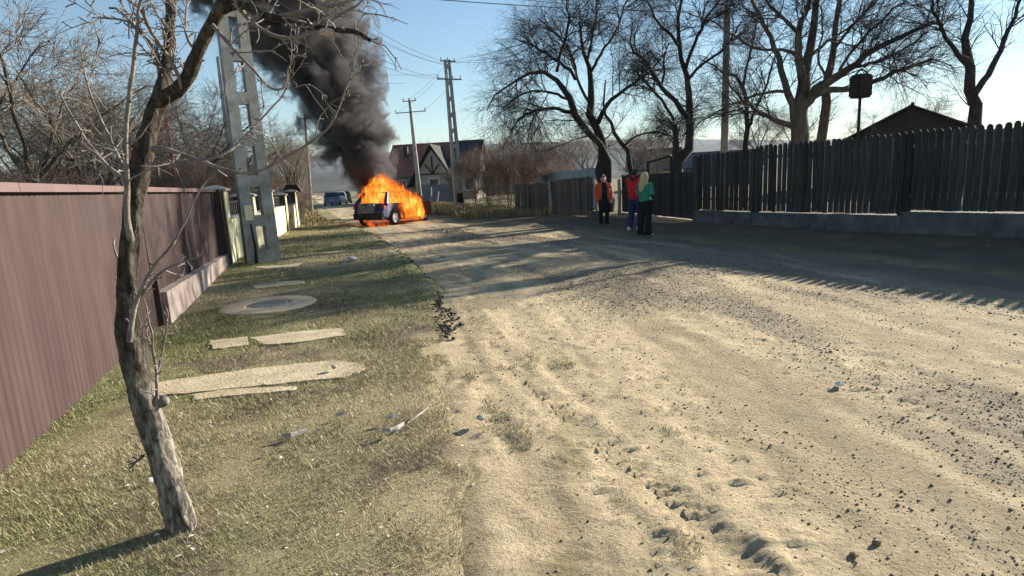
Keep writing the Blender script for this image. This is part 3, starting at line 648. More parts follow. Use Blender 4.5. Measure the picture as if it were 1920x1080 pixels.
def picket_fence(p, q, n, zt, pl0, pl1, label, gap=.03, tail=True):
    d = q - p; L = np.linalg.norm(d); rz = math.atan2(d[1], d[0])
    root = empty('picket_fence', (p[0], p[1], 0), rz, label, 'fence')
    # facing local -y is the road side when the direction runs towards the camera: use +y
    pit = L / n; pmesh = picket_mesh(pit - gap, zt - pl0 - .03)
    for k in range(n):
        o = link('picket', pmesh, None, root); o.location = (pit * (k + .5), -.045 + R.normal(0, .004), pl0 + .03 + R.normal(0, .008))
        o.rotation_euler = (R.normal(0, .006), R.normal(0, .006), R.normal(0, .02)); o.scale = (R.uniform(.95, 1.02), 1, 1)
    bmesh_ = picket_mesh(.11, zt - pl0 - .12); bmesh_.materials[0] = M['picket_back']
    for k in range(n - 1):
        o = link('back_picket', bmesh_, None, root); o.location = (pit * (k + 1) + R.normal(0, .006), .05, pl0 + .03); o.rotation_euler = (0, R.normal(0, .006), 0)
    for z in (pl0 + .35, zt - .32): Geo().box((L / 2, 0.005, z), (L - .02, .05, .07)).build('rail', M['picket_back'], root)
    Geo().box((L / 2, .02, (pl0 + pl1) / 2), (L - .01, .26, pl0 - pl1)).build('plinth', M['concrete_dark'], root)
    Geo().box((.01, .02, zt / 2 - .04), (.24, .1, zt - .08)).build('post', M['picket_grey'], root)
    return root
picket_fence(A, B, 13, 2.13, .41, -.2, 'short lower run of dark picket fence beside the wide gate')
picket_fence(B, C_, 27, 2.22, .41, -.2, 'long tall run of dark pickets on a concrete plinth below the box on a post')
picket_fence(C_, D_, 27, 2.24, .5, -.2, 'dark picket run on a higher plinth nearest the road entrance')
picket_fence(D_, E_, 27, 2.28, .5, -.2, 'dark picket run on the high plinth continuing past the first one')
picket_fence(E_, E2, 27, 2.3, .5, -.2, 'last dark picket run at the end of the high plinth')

# wide picket gate next to the low run
gl = gpt(1168, 402); gL = np.array([gl[0], gl[1]]); dg = gL - A; Lg = np.linalg.norm(dg)
gt = empty('picket_gate', (A[0], A[1], 0), math.atan2(dg[1], dg[0]), 'wide dark picket gate with open slots along its bottom', 'gate')
pmg = picket_mesh(.085, 1.5)
ng = int(Lg / .11)
for k in range(ng):
    o = link('picket', pmg, None, gt); o.location = (.1 + k * .11, .03, .12 + R.normal(0, .01)); o.rotation_euler = (0, R.normal(0, .008), R.normal(0, .03))
for k in range(int(Lg / .42)):
    Geo().box((.26 + k * .42, -.005, 1.0), (.41, .015, 1.15)).build('backing_panel', M['picket_grey'], gt)
for z in (.5, 1.45): Geo().box((Lg / 2, -.04, z), (Lg, .04, .09)).build('rail', M['picket_grey'], gt)
Geo().box((Lg / 2, .0, .04), (Lg, .12, .1)).build('threshold', M['concrete_pale'], gt)
post = empty('gate_post', (gL[0] - .2, gL[1] - .3, 0), 0, 'weathered pale wooden post beside the wide picket gate', 'post')
Geo().tube([(0, 0, -.1), (0.01, 0, .8), (0, .01, 1.42)], [.075, .07, .065], 9).build('shaft', M['post_pale'], post, True)
Geo().tube([(0, 0.01, 1.42), (0, .01, 1.47)], [.066, .03], 9).build('post_top', M['post_pale'], post, True)

# closed board fence and door further along
def boards(p, q, zt, label, name='board_fence', w=.16, mat='board_brown', arch=None):
    d = q - p; L = np.linalg.norm(d); root = empty(name, (p[0], p[1], 0), math.atan2(d[1], d[0]), label, 'fence')
    n = int(L / w); me = Geo().box((0, 0, .5), (w - .006, .022, 1)).mesh('board'); me.materials.append(M[mat])
    for k in range(n):
        o = link('board', me, None, root); t = (k + .5) / n; z = zt(t)
        o.location = (L * t, R.normal(0, .006), .06); o.scale = (1, 1, z - .06 + R.normal(0, .012)); o.rotation_euler = (0, R.normal(0, .006), R.normal(0, .02))
    for z in (.35, zt(.5) - .3): Geo().box((L / 2, .05, z), (L, .05, .08)).build('rail', M[mat], root)
    return root
bl, bm_, br = gpt(967, 403)[:2], gpt(1034, 405)[:2], gpt(1112, 408)[:2]
boards(bl, bm_ + (bl - bm_) * .06, lambda t: 1.38 + .1 * abs(math.sin(t * math.pi * 2)), 'brown board gate with a scalloped top beside the bare shrubs', 'board_gate')
boards(bm_, br, lambda t: 1.52 + .12 * t, 'closed brown board fence behind the person in orange')
for p_, lab in ((bm_, 'pale leaning post between the scalloped gate and the board fence'), (br + np.array([.1, -.1]), 'thin pale post at the end of the board fence by the tree')):
    po = empty('fence_post', (p_[0], p_[1] - .1, 0), 0, lab, 'post')
    Geo().tube([(0.04, 0, -.1), (0.0, 0, .7), (-.05, 0, 1.5)], [.05, .045, .04], 8).build('shaft', M['post_pale'], po, True)
    Geo().tube([(-.05, 0, 1.5), (-.05, 0, 1.53)], [.041, .02], 8).build('post_top', M['post_pale'], po, True)
kb = gpt(1116, 412); 
tag(Geo().box((kb[0], kb[1], .16), (.42, .3, .34), .2, jit=.012).build('concrete_block', M['concrete_dark']), 'rough grey concrete block behind the person in orange', 'block')
# pale corrugated metal fence behind the boards
ca, cb = at(1010, 345, 30.5), at(1118, 340, 28.2); ca, cb = ca[:2], cb[:2]; d = cb - ca; Lc = np.linalg.norm(d)
cf = empty('corrugated_fence', (ca[0], ca[1], 0), math.atan2(d[1], d[0]), 'pale blue corrugated metal fence above the board fence', 'fence')
npn = 8
for k in range(npn):
    a, b = Lc * k / npn, Lc * (k + 1) / npn; nn = 28; P = np.zeros((2, nn, 3)); s = np.linspace(a + .004, b - .004, nn)
    P[:, :, 0] = s; P[:, :, 1] = .018 * np.sin(np.arange(nn) * math.pi / 2); P[0, :, 2] = .05; P[1, :, 2] = 1.9 + R.uniform(-.03, .05) + .12 * k / npn
    g = Geo(); g.grid(P); Bk = P.copy(); Bk[:, :, 1] += .004; g.grid(Bk[:, ::-1]); g.build('sheet', M['metal_blue'], cf)
Geo().box((Lc / 2, .05, 1.75), (Lc, .05, .06)).build('rail', M['steel'], cf)

# ------------------------------------------------------------------ poles
def frame_to(root, p0, p1):
    """orient an Empty so that its local z runs from p0 to p1"""
    z = Vector(p1 - p0).normalized(); x = Vector((1, 0, 0)); x = (x - z * x.dot(z)).normalized(); y = z.cross(x)
    root.matrix_world = Matrix(((x[0], y[0], z[0], p0[0]), (x[1], y[1], z[1], p0[1]), (x[2], y[2], z[2], p0[2]), (0, 0, 0, 1)))
def lattice_pole(p0, p1, H, w0, w1, label, rung, rz=0.0, dep=.24, arms=None, name='utility_pole', leg=.3, mat='concrete'):
    root = empty(name, (0, 0, 0), 0, label, 'utility pole'); frame_to(root, p0, p1)
    root.matrix_world = root.matrix_world @ Matrix.Rotation(rz, 4, 'Z')
    nz = 12
    for s in (-1, 1):
        g = Geo()
        for i in range(nz):
            za, zb = H * i / nz, H * (i + 1) / nz; wa_, wb_ = (w0 + (w1 - w0) * za / H) / 2, (w0 + (w1 - w0) * zb / H) / 2
            da, db = dep * (1 - .35 * za / H) / 2, dep * (1 - .35 * zb / H) / 2; la, lb = wa_ * 2 * leg, wb_ * 2 * leg
            zz = za - (.3 if i == 0 else 0)
            xs_a = sorted((s * wa_, s * (wa_ - la))); xs_b = sorted((s * wb_, s * (wb_ - lb)))
            v = [(xs_a[0], -da, zz), (xs_a[1], -da, zz), (xs_a[1], da, zz), (xs_a[0], da, zz), (xs_b[0], -db, zb), (xs_b[1], -db, zb), (xs_b[1], db, zb), (xs_b[0], db, zb)]
            q = [[0, 1, 5, 4], [1, 2, 6, 5], [2, 3, 7, 6], [3, 0, 4, 7]]
            if i == nz - 1: q.append([4, 5, 6, 7])
            g.add(v, q)
        g.build('flange', M[mat], root)
    z = .1; first = True
    while z < H:
        w = w0 + (w1 - w0) * z / H; hh = .45 if first else .25 if z < H - .3 else .3
        Geo().box((0, 0, z), (w * (1 - 2 * leg) + .02, dep * (1 - .35 * z / H) * .985, hh)).build('rung', M[mat], root); z += rung; first = False
    if arms:
        for z, L in arms:
            a = Geo().box((0, -dep * .4, z), (L, .07, .07)).build('crossarm', M['steel'], root)
            for k in np.linspace(-L / 2 + .06, L / 2 - .06, 4 if L > 1.2 else 3):
                Geo().lathe([(.0, .16), (.035, .15), (.05, .11), (.03, .09), (.05, .06), (.03, .03), (.012, .0), (.012, -.02)], 10, c=(k, -dep * .4, z + .05)).build('insulator', M['insulator'], a, True)
    return root
def pole(p0, p1, r0, r1, label, arms=None, mat='concrete', name='utility_pole', lean=True):
    H = float(np.linalg.norm(p1 - p0)); root = empty(name, (0, 0, 0), 0, label, 'utility pole' if 'pole' in name else 'post'); frame_to(root, p0, p1)
    Geo().tube([(0, 0, -.3), (0, 0, H * .5), (0, 0, H)], [r0, (r0 + r1) / 2, r1], 10).build('shaft', M[mat], root, True)
    if arms:
        for z, L, kind in arms:
            a = Geo().box((0, -r1 - .03, H + z), (L, .06, .06)).build('crossarm', M['steel'], root)
            for k in ((-L / 2 + .05, L / 2 - .05) if kind == 2 else np.linspace(-L / 2 + .05, L / 2 - .05, 3)):
                Geo().lathe([(.0, .2), (.04, .19), (.06, .14), (.035, .11), (.06, .08), (.035, .04), (.014, .0), (.014, -.02)], 10, c=(k, -r1 - .03, H + z + .04)).build('insulator', M['insulator'], a, True)
    else: Geo().tube([(0, 0, H), (0, 0, H + .05)], [r1 * 1.02, r1 * .4], 10).build('pole_top', M[mat], root, True)
    return root
pb1 = gpt(494, 494); d1 = at(433, 30, 13.55) - pb1
pole1 = lattice_pole(pb1, pb1 + d1 / np.linalg.norm(d1) * 9.5, 9.5, .76, .5, 'near leaning concrete lattice pole beside the cream wall', .9, rz=.7, dep=.22, leg=.34, mat='concrete_pole')
g = Geo().box((-.22, -.14, 1.2), (.17, .02, .34)).build('warning_plate', M['cream_paint'], pole1)
Geo().tube([(-.2, -.17, .05), (-.18, -.18, .45), (-.22, -.17, .95)], [.035, .03, .02], 7).build('cable_duct', M['rail_black'], pole1, True)
p = gpt(433, 440); pole(v3(at(436, 330, 22.0), 0), at(410, 108, 22.0), .13, .09, 'slim grey concrete pole standing behind the leaning lattice pole')
p3 = gpt(862, 393); t3 = at(838, 112, p3[1])
lp3 = lattice_pole(p3, t3, float(np.linalg.norm(t3 - p3)), .62, .36, 'tall concrete lattice pole with two crossarms between house and shrubs', .95, rz=.5, dep=.3, arms=[(float(np.linalg.norm(t3 - p3)) - .1, 1.0), (float(np.linalg.norm(t3 - p3)) - 1.15, 1.6)])
Geo().box((0, -.25, .75), (.34, .2, .6)).build('meter_box', M['rust_box'], lp3)
p2_ = gpt(789, 388); t2 = at(768, 186, p2_[1]); pole(p2_, t2, .2, .12, 'slim concrete pole with one wide crossarm rising behind the burning car', [(-.95, 2.3, 2), (-.15, 1.0, 3)])
q = at(716, 340, 75); pole(v3(q, 0), at(713, 262, 75), .16, .11, 'far concrete pole half hidden by the smoke', [(-.5, 2.0, 2)])
q = at(584, 400, 44); pole(v3(q, 0), at(572, 215, 44), .15, .1, 'grey concrete pole among the bare trees past the cream wall', [(-.3, 1.2, 2)])
q = at(1357, 300, 24); pole(v3(q, 0), at(1364, 18, 24), .16, .125, 'plain round concrete pole rising behind the low picket run')
q = at(328, 345, 15); rp = pole(v3(q, 0), at(308, 195, 15), .045, .045, 'rusty red metal pipe post standing behind the purple fence', None, 'rust_red', 'pipe_post')
# box on a post
q = at(1609, 250, 15.2); tp = at(1609, 184, 15.2)
bx = empty('box_on_post', (q[0], q[1], 0), .25, 'dark rusty box on a thin post behind the tall pickets', 'box')
Geo().tube([(0, 0, -.2), (0, 0, tp[2])], [.04, .035], 8).build('post', M['rust_box'], bx)
bm2 = bmesh.new(); bmesh.ops.create_cube(bm2, size=1); bmesh.ops.scale(bm2, vec=(.46, .34, .56), verts=bm2.verts); bmesh.ops.bevel(bm2, geom=bm2.edges, offset=.045, segments=2, affect='EDGES')
me = bpy.data.meshes.new('housing'); bm2.to_mesh(me); bm2.free(); o = link('housing', me, M['rust_box'], bx); o.location = (0, 0, tp[2] + .28)
hd = [(-.2 + .4 * t, -.02, tp[2] + .55 + .12 * math.sin(t * math.pi)) for t in np.linspace(0, 1, 7)]; Geo().tube(hd, .02, 6).build('hoop', M['rust_box'], bx)

# overhead wires
def wire(p, q, sag, label, r=.008):
    t = np.linspace(0, 1, 24)[:, None]; P = np.array(p) * (1 - t) + np.array(q) * t; P[:, 2] -= 4 * sag * (t * (1 - t))[:, 0]
    tag(Geo().tube(P, r, 4, False).build('overhead_wire', M['wire']), label, 'wire', 'overhead wires')
W1 = np.array(at(436, -60, 13.55)); lab = 'thin sagging overhead wire running between the concrete poles'
for k, (px_, py_) in enumerate(((828, 118), (838, 122), (848, 118))):
    wire(W1 + np.array([-.3 + .3 * k, 0, .5]), at(px_, py_, p3[1]), .45, lab)
for px_, py_, py2 in ((828, 146, 20), (848, 146, 26)): wire(W1 + np.array([0, 0, -.3 + .2 * (px_ > 840)]), at(px_, py_, p3[1]), .6, lab)
for k, (a, b) in enumerate((((745, 211), (822, 146)), ((793, 208), (855, 146)), ((768, 186), (838, 118)))): wire(at(*a, p2_[1]), at(*b, p3[1]), .15, lab)
for k, (px_, py_) in enumerate(((828, 118), (848, 118))): wire(at(px_, py_, p3[1]), at(1364, 24 + 30 * k, 24), .3, lab)
wire(at(1364, 22, 24), at(780, -4, 16), .1, 'dark overhead wire crossing the sky to the plain round pole', .011)
wire(at(1364, 26, 24), at(905, -10, 15), .1, 'thin overhead wire beside the dark one to the plain round pole', .008)
for a, b in (((640, 136), (822, 140)), ((640, 152), (760, 156))): wire(at(*a, 60), at(*b, 45.8 if b[0] < 800 else p3[1]), .1, lab)
# ------------------------------------------------------------------ bare trees
def resample(P, r, n):
    P = np.asarray(P, float); d = np.r_[0, np.cumsum(np.linalg.norm(np.diff(P, axis=0), axis=1))]; t = np.linspace(0, d[-1], n)
    # smooth by chaikin before sampling
    Q, q = P, np.asarray(r, float)
    for _ in range(2):
        Q = np.concatenate([Q[:1], np.stack([Q[:-1] * .75 + Q[1:] * .25, Q[:-1] * .25 + Q[1:] * .75], 1).reshape(-1, 3), Q[-1:]])
        q = np.concatenate([q[:1], np.stack([q[:-1] * .75 + q[1:] * .25, q[:-1] * .25 + q[1:] * .75], 1).reshape(-1), q[-1:]])
    d = np.r_[0, np.cumsum(np.linalg.norm(np.diff(Q, axis=0), axis=1))]; t = np.linspace(0, d[-1], n)
    return np.stack([np.interp(t, d, Q[:, k]) for k in range(3)], 1), np.interp(t, d, q)
def unit(v): return v / (np.linalg.norm(v, axis=-1, keepdims=True) + 1e-9)
def sprout(rng, P, rad, n, t0, t1, ang, length, nseg, wig, grav, rk=.55, rmin=.002, rmax=9, lenvar=.5, taper=.25, up=0.0, lent=.5):
    """P (N,M,3) parent polylines -> n children each, as (N*n, nseg+1, 3)"""
    N, Mn, _ = P.shape
    par = np.repeat(np.arange(N), n); K = len(par)
    t = t0 + (t1 - t0) * (rng.random(K)) ; f = t * (Mn - 1); i = np.minimum(f.astype(int), Mn - 2); fr = (f - i)[:, None]
    p0 = P[par, i] * (1 - fr) + P[par, i + 1] * fr; tg = unit(P[par, i + 1] - P[par, i])
    r0 = np.clip((rad[par, i] * (1 - fr[:, 0]) + rad[par, i + 1] * fr[:, 0]) * rk, rmin, rmax)
    rv = unit(rng.normal(size=(K, 3))); side = unit(np.cross(tg, rv))
    a = rng.normal(ang, ang * .25, K)[:, None]; d = unit(tg * np.cos(a) + side * np.sin(a) + np.array([0, 0, up]))
    L = length * (1 - lent * t) * rng.uniform(1 - lenvar, 1 + lenvar, K); st = (L / nseg)[:, None]
    out = np.zeros((K, nseg + 1, 3)); out[:, 0] = p0
    for s in range(nseg):
        d = unit(d + rng.normal(0, wig, (K, 3)) + np.array([0, 0, -grav])); out[:, s + 1] = out[:, s] + d * st
    rr = r0[:, None] * np.linspace(1, taper, nseg + 1)[None]; rr = np.maximum(rr, rmin * .6)
    return out, rr
def wood_mesh(name, items):
    v = []; q = []; n = 0
    for P, r, s in items:
        V, Q = tubes_np(P, r, s); v.append(V); q.append(Q + n); n += len(V)
    return mesh_from(name, np.concatenate(v), np.concatenate(q), None, True)
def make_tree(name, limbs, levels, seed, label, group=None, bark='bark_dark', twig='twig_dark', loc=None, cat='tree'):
    """limbs: list of (points, radii) in world space; levels: dicts for sprout()"""
    rng = np.random.default_rng(seed)
    base = np.array(limbs[0][0][0]) if loc is None else np.array(loc)
    base = np.array([base[0], base[1], 0.0])
    big = []
    for P, r in limbs:
        p, rr = resample(np.asarray(P) - base, r, 14); L = np.linalg.norm(np.diff(p, axis=0), axis=1).sum()
        p[1:-1] += rng.normal(0, L * .006, p[1:-1].shape); big.append((p, rr))
    P = np.stack([b[0] for b in big]); r = np.stack([b[1] for b in big])
    root = empty(name, tuple(base), 0, label, cat, group)
    items = [(P, r, 8)]; tw = []
    allP, allr = P, r
    prev = [(P, r)]
    for k, lv in enumerate(levels):
        lv = dict(lv); src = lv.pop('src', [-1]); sides = lv.pop('sides', 3); thick = lv.pop('thick', False)
        new = [sprout(rng, *prev[s], **lv) for s in src]
        m = max(a.shape[1] for a, _ in new)
        NP = np.concatenate([a for a, _ in new]); NR = np.concatenate([b for _, b in new])
        (items if thick else tw).append((NP, NR, sides)); prev.append((NP, NR))
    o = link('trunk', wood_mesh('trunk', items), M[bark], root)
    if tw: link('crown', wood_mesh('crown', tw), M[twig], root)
    return root
def px_limb(pts, Y, dY=0.0, ground=False):
    """[(x, y, width_px), ...] traced in the photograph at depth Y -> points, radii"""
    n = len(pts); P = []; r = []
    for i, (x, y, w) in enumerate(pts):
        yy = Y + dY * i / max(1, n - 1); P.append(at(x, y, yy)); r.append(w * yy / F / 2)
    if ground: P[0] = np.array([P[0][0], P[0][1], -.15])
    return np.array(P), np.array(r)

# --- dense spreading tree behind the person in orange
Y = 26.6
LA = [px_limb([(1138, 395, 26), (1134, 330, 24), (1122, 293, 19), (1129, 268, 17), (1131, 249, 15), (1118, 238, 15), (1102, 220, 15), (1104, 197, 14), (1109, 162, 11), (1108, 134, 9), (1097, 104, 7), (1088, 75, 5), (1086, 40, 3)], Y, .3, True),
      px_limb([(1146, 395, 18), (1143, 330, 17), (1142, 298, 14), (1130, 276, 13), (1115, 262, 13), (1089, 232, 13), (1079, 213, 13), (1070, 185, 12), (1056, 160, 10), (1042, 134, 8), (1010, 130, 6), (972, 141, 4.5), (945, 157, 3.5), (925, 180, 2.5), (912, 208, 2)], Y, -1.2, True),
      px_limb([(1079, 213, 8), (1060, 209, 7), (1028, 201, 6), (996, 208, 5), (970, 225, 3.5), (957, 250, 2.5)], Y, -1.8),
      px_limb([(1079, 148, 7), (1065, 125, 6), (1028, 104, 5), (991, 81, 3.5), (965, 72, 2)], Y, 1.5),
      px_limb([(1121, 231, 10), (1135, 197, 8), (1169, 169, 6), (1192, 155, 5), (1220, 132, 4), (1240, 110, 2.5)], Y, -1.0),
      px_limb([(1044, 134, 6), (1051, 97, 5), (1070, 46, 4), (1062, 0, 3), (1055, -40, 2)], Y, .5),
      px_limb([(1104, 190, 6), (1085, 160, 5), (1080, 110, 4), (1040, 60, 3), (1010, 35, 2)], Y, 2.0),
      px_limb([(1108, 134, 6), (1125, 100, 5), (1150, 70, 4), (1165, 30, 3), (1180, -10, 2)], Y, 1.0),
      px_limb([(1070, 185, 6), (1050, 180, 5), (1010, 165, 4), (970, 180, 3), (940, 205, 2)], Y, -2.5),
      px_limb([(1102, 110, 5), (1110, 70, 4), (1120, 30, 3), (1115, -20, 2)], Y, -1.0)]
make_tree('spreading_tree', LA, [
    dict(n=15, t0=.3, t1=1, ang=.85, length=2.1, nseg=7, wig=.16, grav=.03, rk=.55, rmin=.008, rmax=.026, up=.2, thick=True, sides=4, lent=.25),
    dict(n=9, t0=.1, t1=1, ang=.8, length=1.35, nseg=6, wig=.16, grav=.05, rk=.6, rmin=.005, rmax=.014, up=.1, lent=.4),
    dict(n=8, t0=.05, t1=1, ang=.7, length=.95, nseg=5, wig=.14, grav=.12, rk=.7, rmin=.0036, lent=.3),
], 3, 'dense spreading bare tree with a twisted trunk behind the person in orange')
LA2 = [px_limb([(1190, 395, 12), (1184, 316, 10), (1171, 276, 9), (1151, 247, 7), (1140, 224, 6), (1130, 190, 4), (1135, 150, 2.5)], 25.5, .5, True), px_limb([(1171, 272, 4), (1190, 255, 3.5), (1225, 245, 3), (1260, 255, 2)], 25.5, -.5)]
make_tree('leaning_tree', LA2, [dict(n=12, t0=.4, t1=1, ang=.7, length=1.3, nseg=6, wig=.16, grav=.04, rmin=.006, rmax=.016, up=.15), dict(n=9, t0=.1, t1=1, ang=.7, length=.8, nseg=5, wig=.15, grav=.06, rmin=.004)], 4, 'thin bare tree leaning out beside the twisted trunk')
# --- crooked tree with a cut stub
Y = 23.6
LB = [px_limb([(1266, 380, 24), (1269, 302, 22), (1276, 289, 20), (1291, 274, 17), (1298, 249, 15), (1298, 220, 14), (1297, 197, 13), (1287, 139, 10), (1278, 116, 9), (1271, 69, 7), (1276, 23, 6), (1282, -40, 4)], Y, .4, True),
      px_limb([(1268, 296, 14), (1267, 270, 12), (1267, 249, 11), (1264, 234, 9)], Y, .0),
      px_limb([(1295, 232, 10), (1269, 190, 9), (1239, 160, 8), (1220, 130, 6), (1211, 111, 5), (1183, 95, 4), (1179, 69, 3), (1186, 40, 2)], Y, -.8),
      px_limb([(1264, 226, 6), (1236, 180, 5), (1202, 148, 4), (1190, 130, 2.5)], Y, .6),
      px_limb([(1271, 85, 6), (1246, 53, 5), (1227, 35, 4), (1215, 0, 3), (1205, -40, 2)], Y, 1.2),
      px_limb([(1286, 128, 7), (1305, 74, 6), (1326, 30, 4), (1349, 0, 3), (1365, -30, 2)], Y, -1.0),
      px_limb([(1240, 160, 5), (1246, 137, 4), (1243, 110, 3), (1255, 80, 2)], Y, -.6),
      px_limb([(1290, 150, 6), (1315, 120, 5), (1345, 105, 4), (1375, 70, 3), (1390, 40, 2)], Y, 1.0)]
make_tree('crooked_tree', LB, [
    dict(n=13, t0=.35, t1=1, ang=.85, length=1.8, nseg=7, wig=.2, grav=-.01, rk=.5, rmin=.008, rmax=.026, up=.2, thick=True, sides=4, lent=.35),
    dict(n=8, t0=.15, t1=1, ang=.75, length=1.0, nseg=6, wig=.2, grav=.02, rk=.6, rmin=.005, rmax=.012, up=.05),
    dict(n=10, t0=.1, t1=1, ang=.7, length=.75, nseg=4, wig=.16, grav=.06, rk=.7, rmin=.0034),
], 5, 'crooked bare tree with a sawn-off stub behind the wide gate')
# --- big many-stemmed tree behind the tall pickets
Y = 20.5
LC = [px_limb([(1498, 360, 40), (1499, 250, 32), (1501, 208, 28), (1506, 162, 22), (1508, 139, 19), (1520, 104, 15), (1527, 58, 13), (1534, 14, 11), (1540, -50, 8), (1545, -120, 5)], Y, .3, True),
      px_limb([(1504, 150, 15), (1497, 110, 13), (1494, 60, 11), (1508, 30, 9), (1518, 0, 8), (1526, -60, 5)], Y, -.5),
      px_limb([(1494, 240, 16), (1488, 208, 14), (1478, 167, 12), (1462, 116, 10), (1450, 86, 9), (1437, 53, 7), (1418, 14, 6), (1400, -40, 4)], Y, .6),
      px_limb([(1505, 200, 18), (1525, 185, 17), (1536, 162, 16), (1571, 143, 14), (1599, 125, 12), (1629, 97, 11), (1663, 81, 9), (1698, 67, 8), (1750, 40, 5)], Y, -.9),
      px_limb([(1515, 188, 14), (1536, 173, 13), (1571, 171, 11), (1605, 165, 9), (1640, 153, 8), (1691, 132, 7), (1750, 110, 5)], Y, -1.3),
      px_limb([(1494, 240, 13), (1485, 238, 12), (1455, 229, 9), (1432, 213, 7), (1404, 199, 6), (1380, 178, 4), (1365, 150, 2.5)], Y, -.4),
      px_limb([(1482, 175, 7), (1440, 170, 5), (1400, 185, 4), (1350, 205, 3), (1320, 225, 2)], Y, -1.0),
      px_limb([(1494, 60, 7), (1470, 35, 6), (1440, 10, 5), (1420, -30, 3)], Y, 1.0),
      px_limb([(1497, 110, 7), (1480, 90, 6), (1440, 95, 5), (1390, 80, 4), (1340, 40, 3), (1290, 25, 2)], Y, 1.4),
      px_limb([(1599, 125, 6), (1640, 120, 5), (1690, 95, 4), (1740, 60, 3)], Y - .6, 1.5),
      px_limb([(1571, 143, 6), (1600, 90, 5), (1650, 40, 4), (1700, 0, 3), (1730, -40, 2)], Y - .5, -1.0),
      px_limb([(1520, 104, 6), (1545, 80, 5), (1580, 60, 4), (1620, 30, 3), (1660, -20, 2)], Y, -1.2)]
make_tree('many_stemmed_tree', LC, [
    dict(n=14, t0=.22, t1=1, ang=.85, length=1.9, nseg=7, wig=.16, grav=-.01, rk=.45, rmin=.008, rmax=.026, up=.15, thick=True, sides=4, lent=.35),
    dict(n=9, t0=.15, t1=1, ang=.75, length=1.2, nseg=6, wig=.16, grav=.0, rk=.6, rmin=.005, rmax=.012, up=.05),
    dict(n=8, t0=.1, t1=1, ang=.7, length=.8, nseg=4, wig=.14, grav=.03, rk=.7, rmin=.0032),
], 6, 'big many-stemmed bare tree behind the tall pickets', bark='bark_brown')
LD = [px_limb([(1540, 360, 20), (1543, 243, 17), (1545, 197, 16), (1552, 150, 14), (1562, 93, 11), (1568, 46, 9), (1578, 0, 8), (1590, -60, 5)], 22.3, .3, True), px_limb([(1562, 93, 6), (1590, 60, 5), (1625, 20, 4), (1650, -20, 2.5)], 22.3, -.6), px_limb([(1552, 150, 5), (1530, 110, 4), (1545, 60, 3), (1540, 10, 2)], 22.3, .6)]
make_tree('straight_tree', LD, [dict(n=13, t0=.35, t1=1, ang=.75, length=1.5, nseg=6, wig=.14, grav=0, rmin=.007, rmax=.02, up=.15), dict(n=9, t0=.1, t1=1, ang=.7, length=.9, nseg=5, wig=.15, grav=.02, rmin=.0038)], 7, 'straight grey bare tree beside the many-stemmed one', bark='bark_brown')
LE = [px_limb([(1394, 380, 12), (1395, 282, 10), (1402, 235, 9), (1400, 197, 8), (1393, 157, 7), (1374, 143, 5), (1340, 130, 3), (1310, 110, 2)], 25, .3, True), px_limb([(1402, 240, 6), (1420, 200, 5), (1440, 150, 4), (1455, 100, 2.5)], 25, .6), px_limb([(1394, 160, 5), (1400, 120, 4), (1415, 70, 3), (1420, 20, 2)], 25, -.4)]
make_tree('forked_tree', LE, [dict(n=12, t0=.3, t1=1, ang=.75, length=1.4, nseg=6, wig=.17, grav=0, rmin=.006, rmax=.018, up=.15), dict(n=9, t0=.1, t1=1, ang=.7, length=.85, nseg=5, wig=.15, grav=.03, rmin=.004)], 8, 'slim forked bare tree behind the low picket run')
# a further tree that stands past the end of the photograph's fence
LG = [px_limb([(1830, 380, 30), (1835, 250, 24), (1825, 180, 18), (1810, 110, 14), (1815, 40, 10), (1825, -40, 6)], 19, .3, True), px_limb([(1825, 180, 12), (1860, 130, 10), (1890, 60, 7), (1920, -20, 4)], 19, .5), px_limb([(1812, 120, 9), (1780, 80, 7), (1750, 20, 5), (1735, -40, 3)], 19, -.6)]
make_tree('broad_tree', LG, [dict(n=12, t0=.35, t1=1, ang=.75, length=1.8, nseg=7, wig=.15, grav=0, rmin=.008, rmax=.024, up=.15, thick=True, sides=4), dict(n=7, t0=.1, t1=1, ang=.7, length=1.1, nseg=5, wig=.15, grav=.02, rmin=.0045)], 9, 'broad bare tree standing behind the high-plinth picket run')

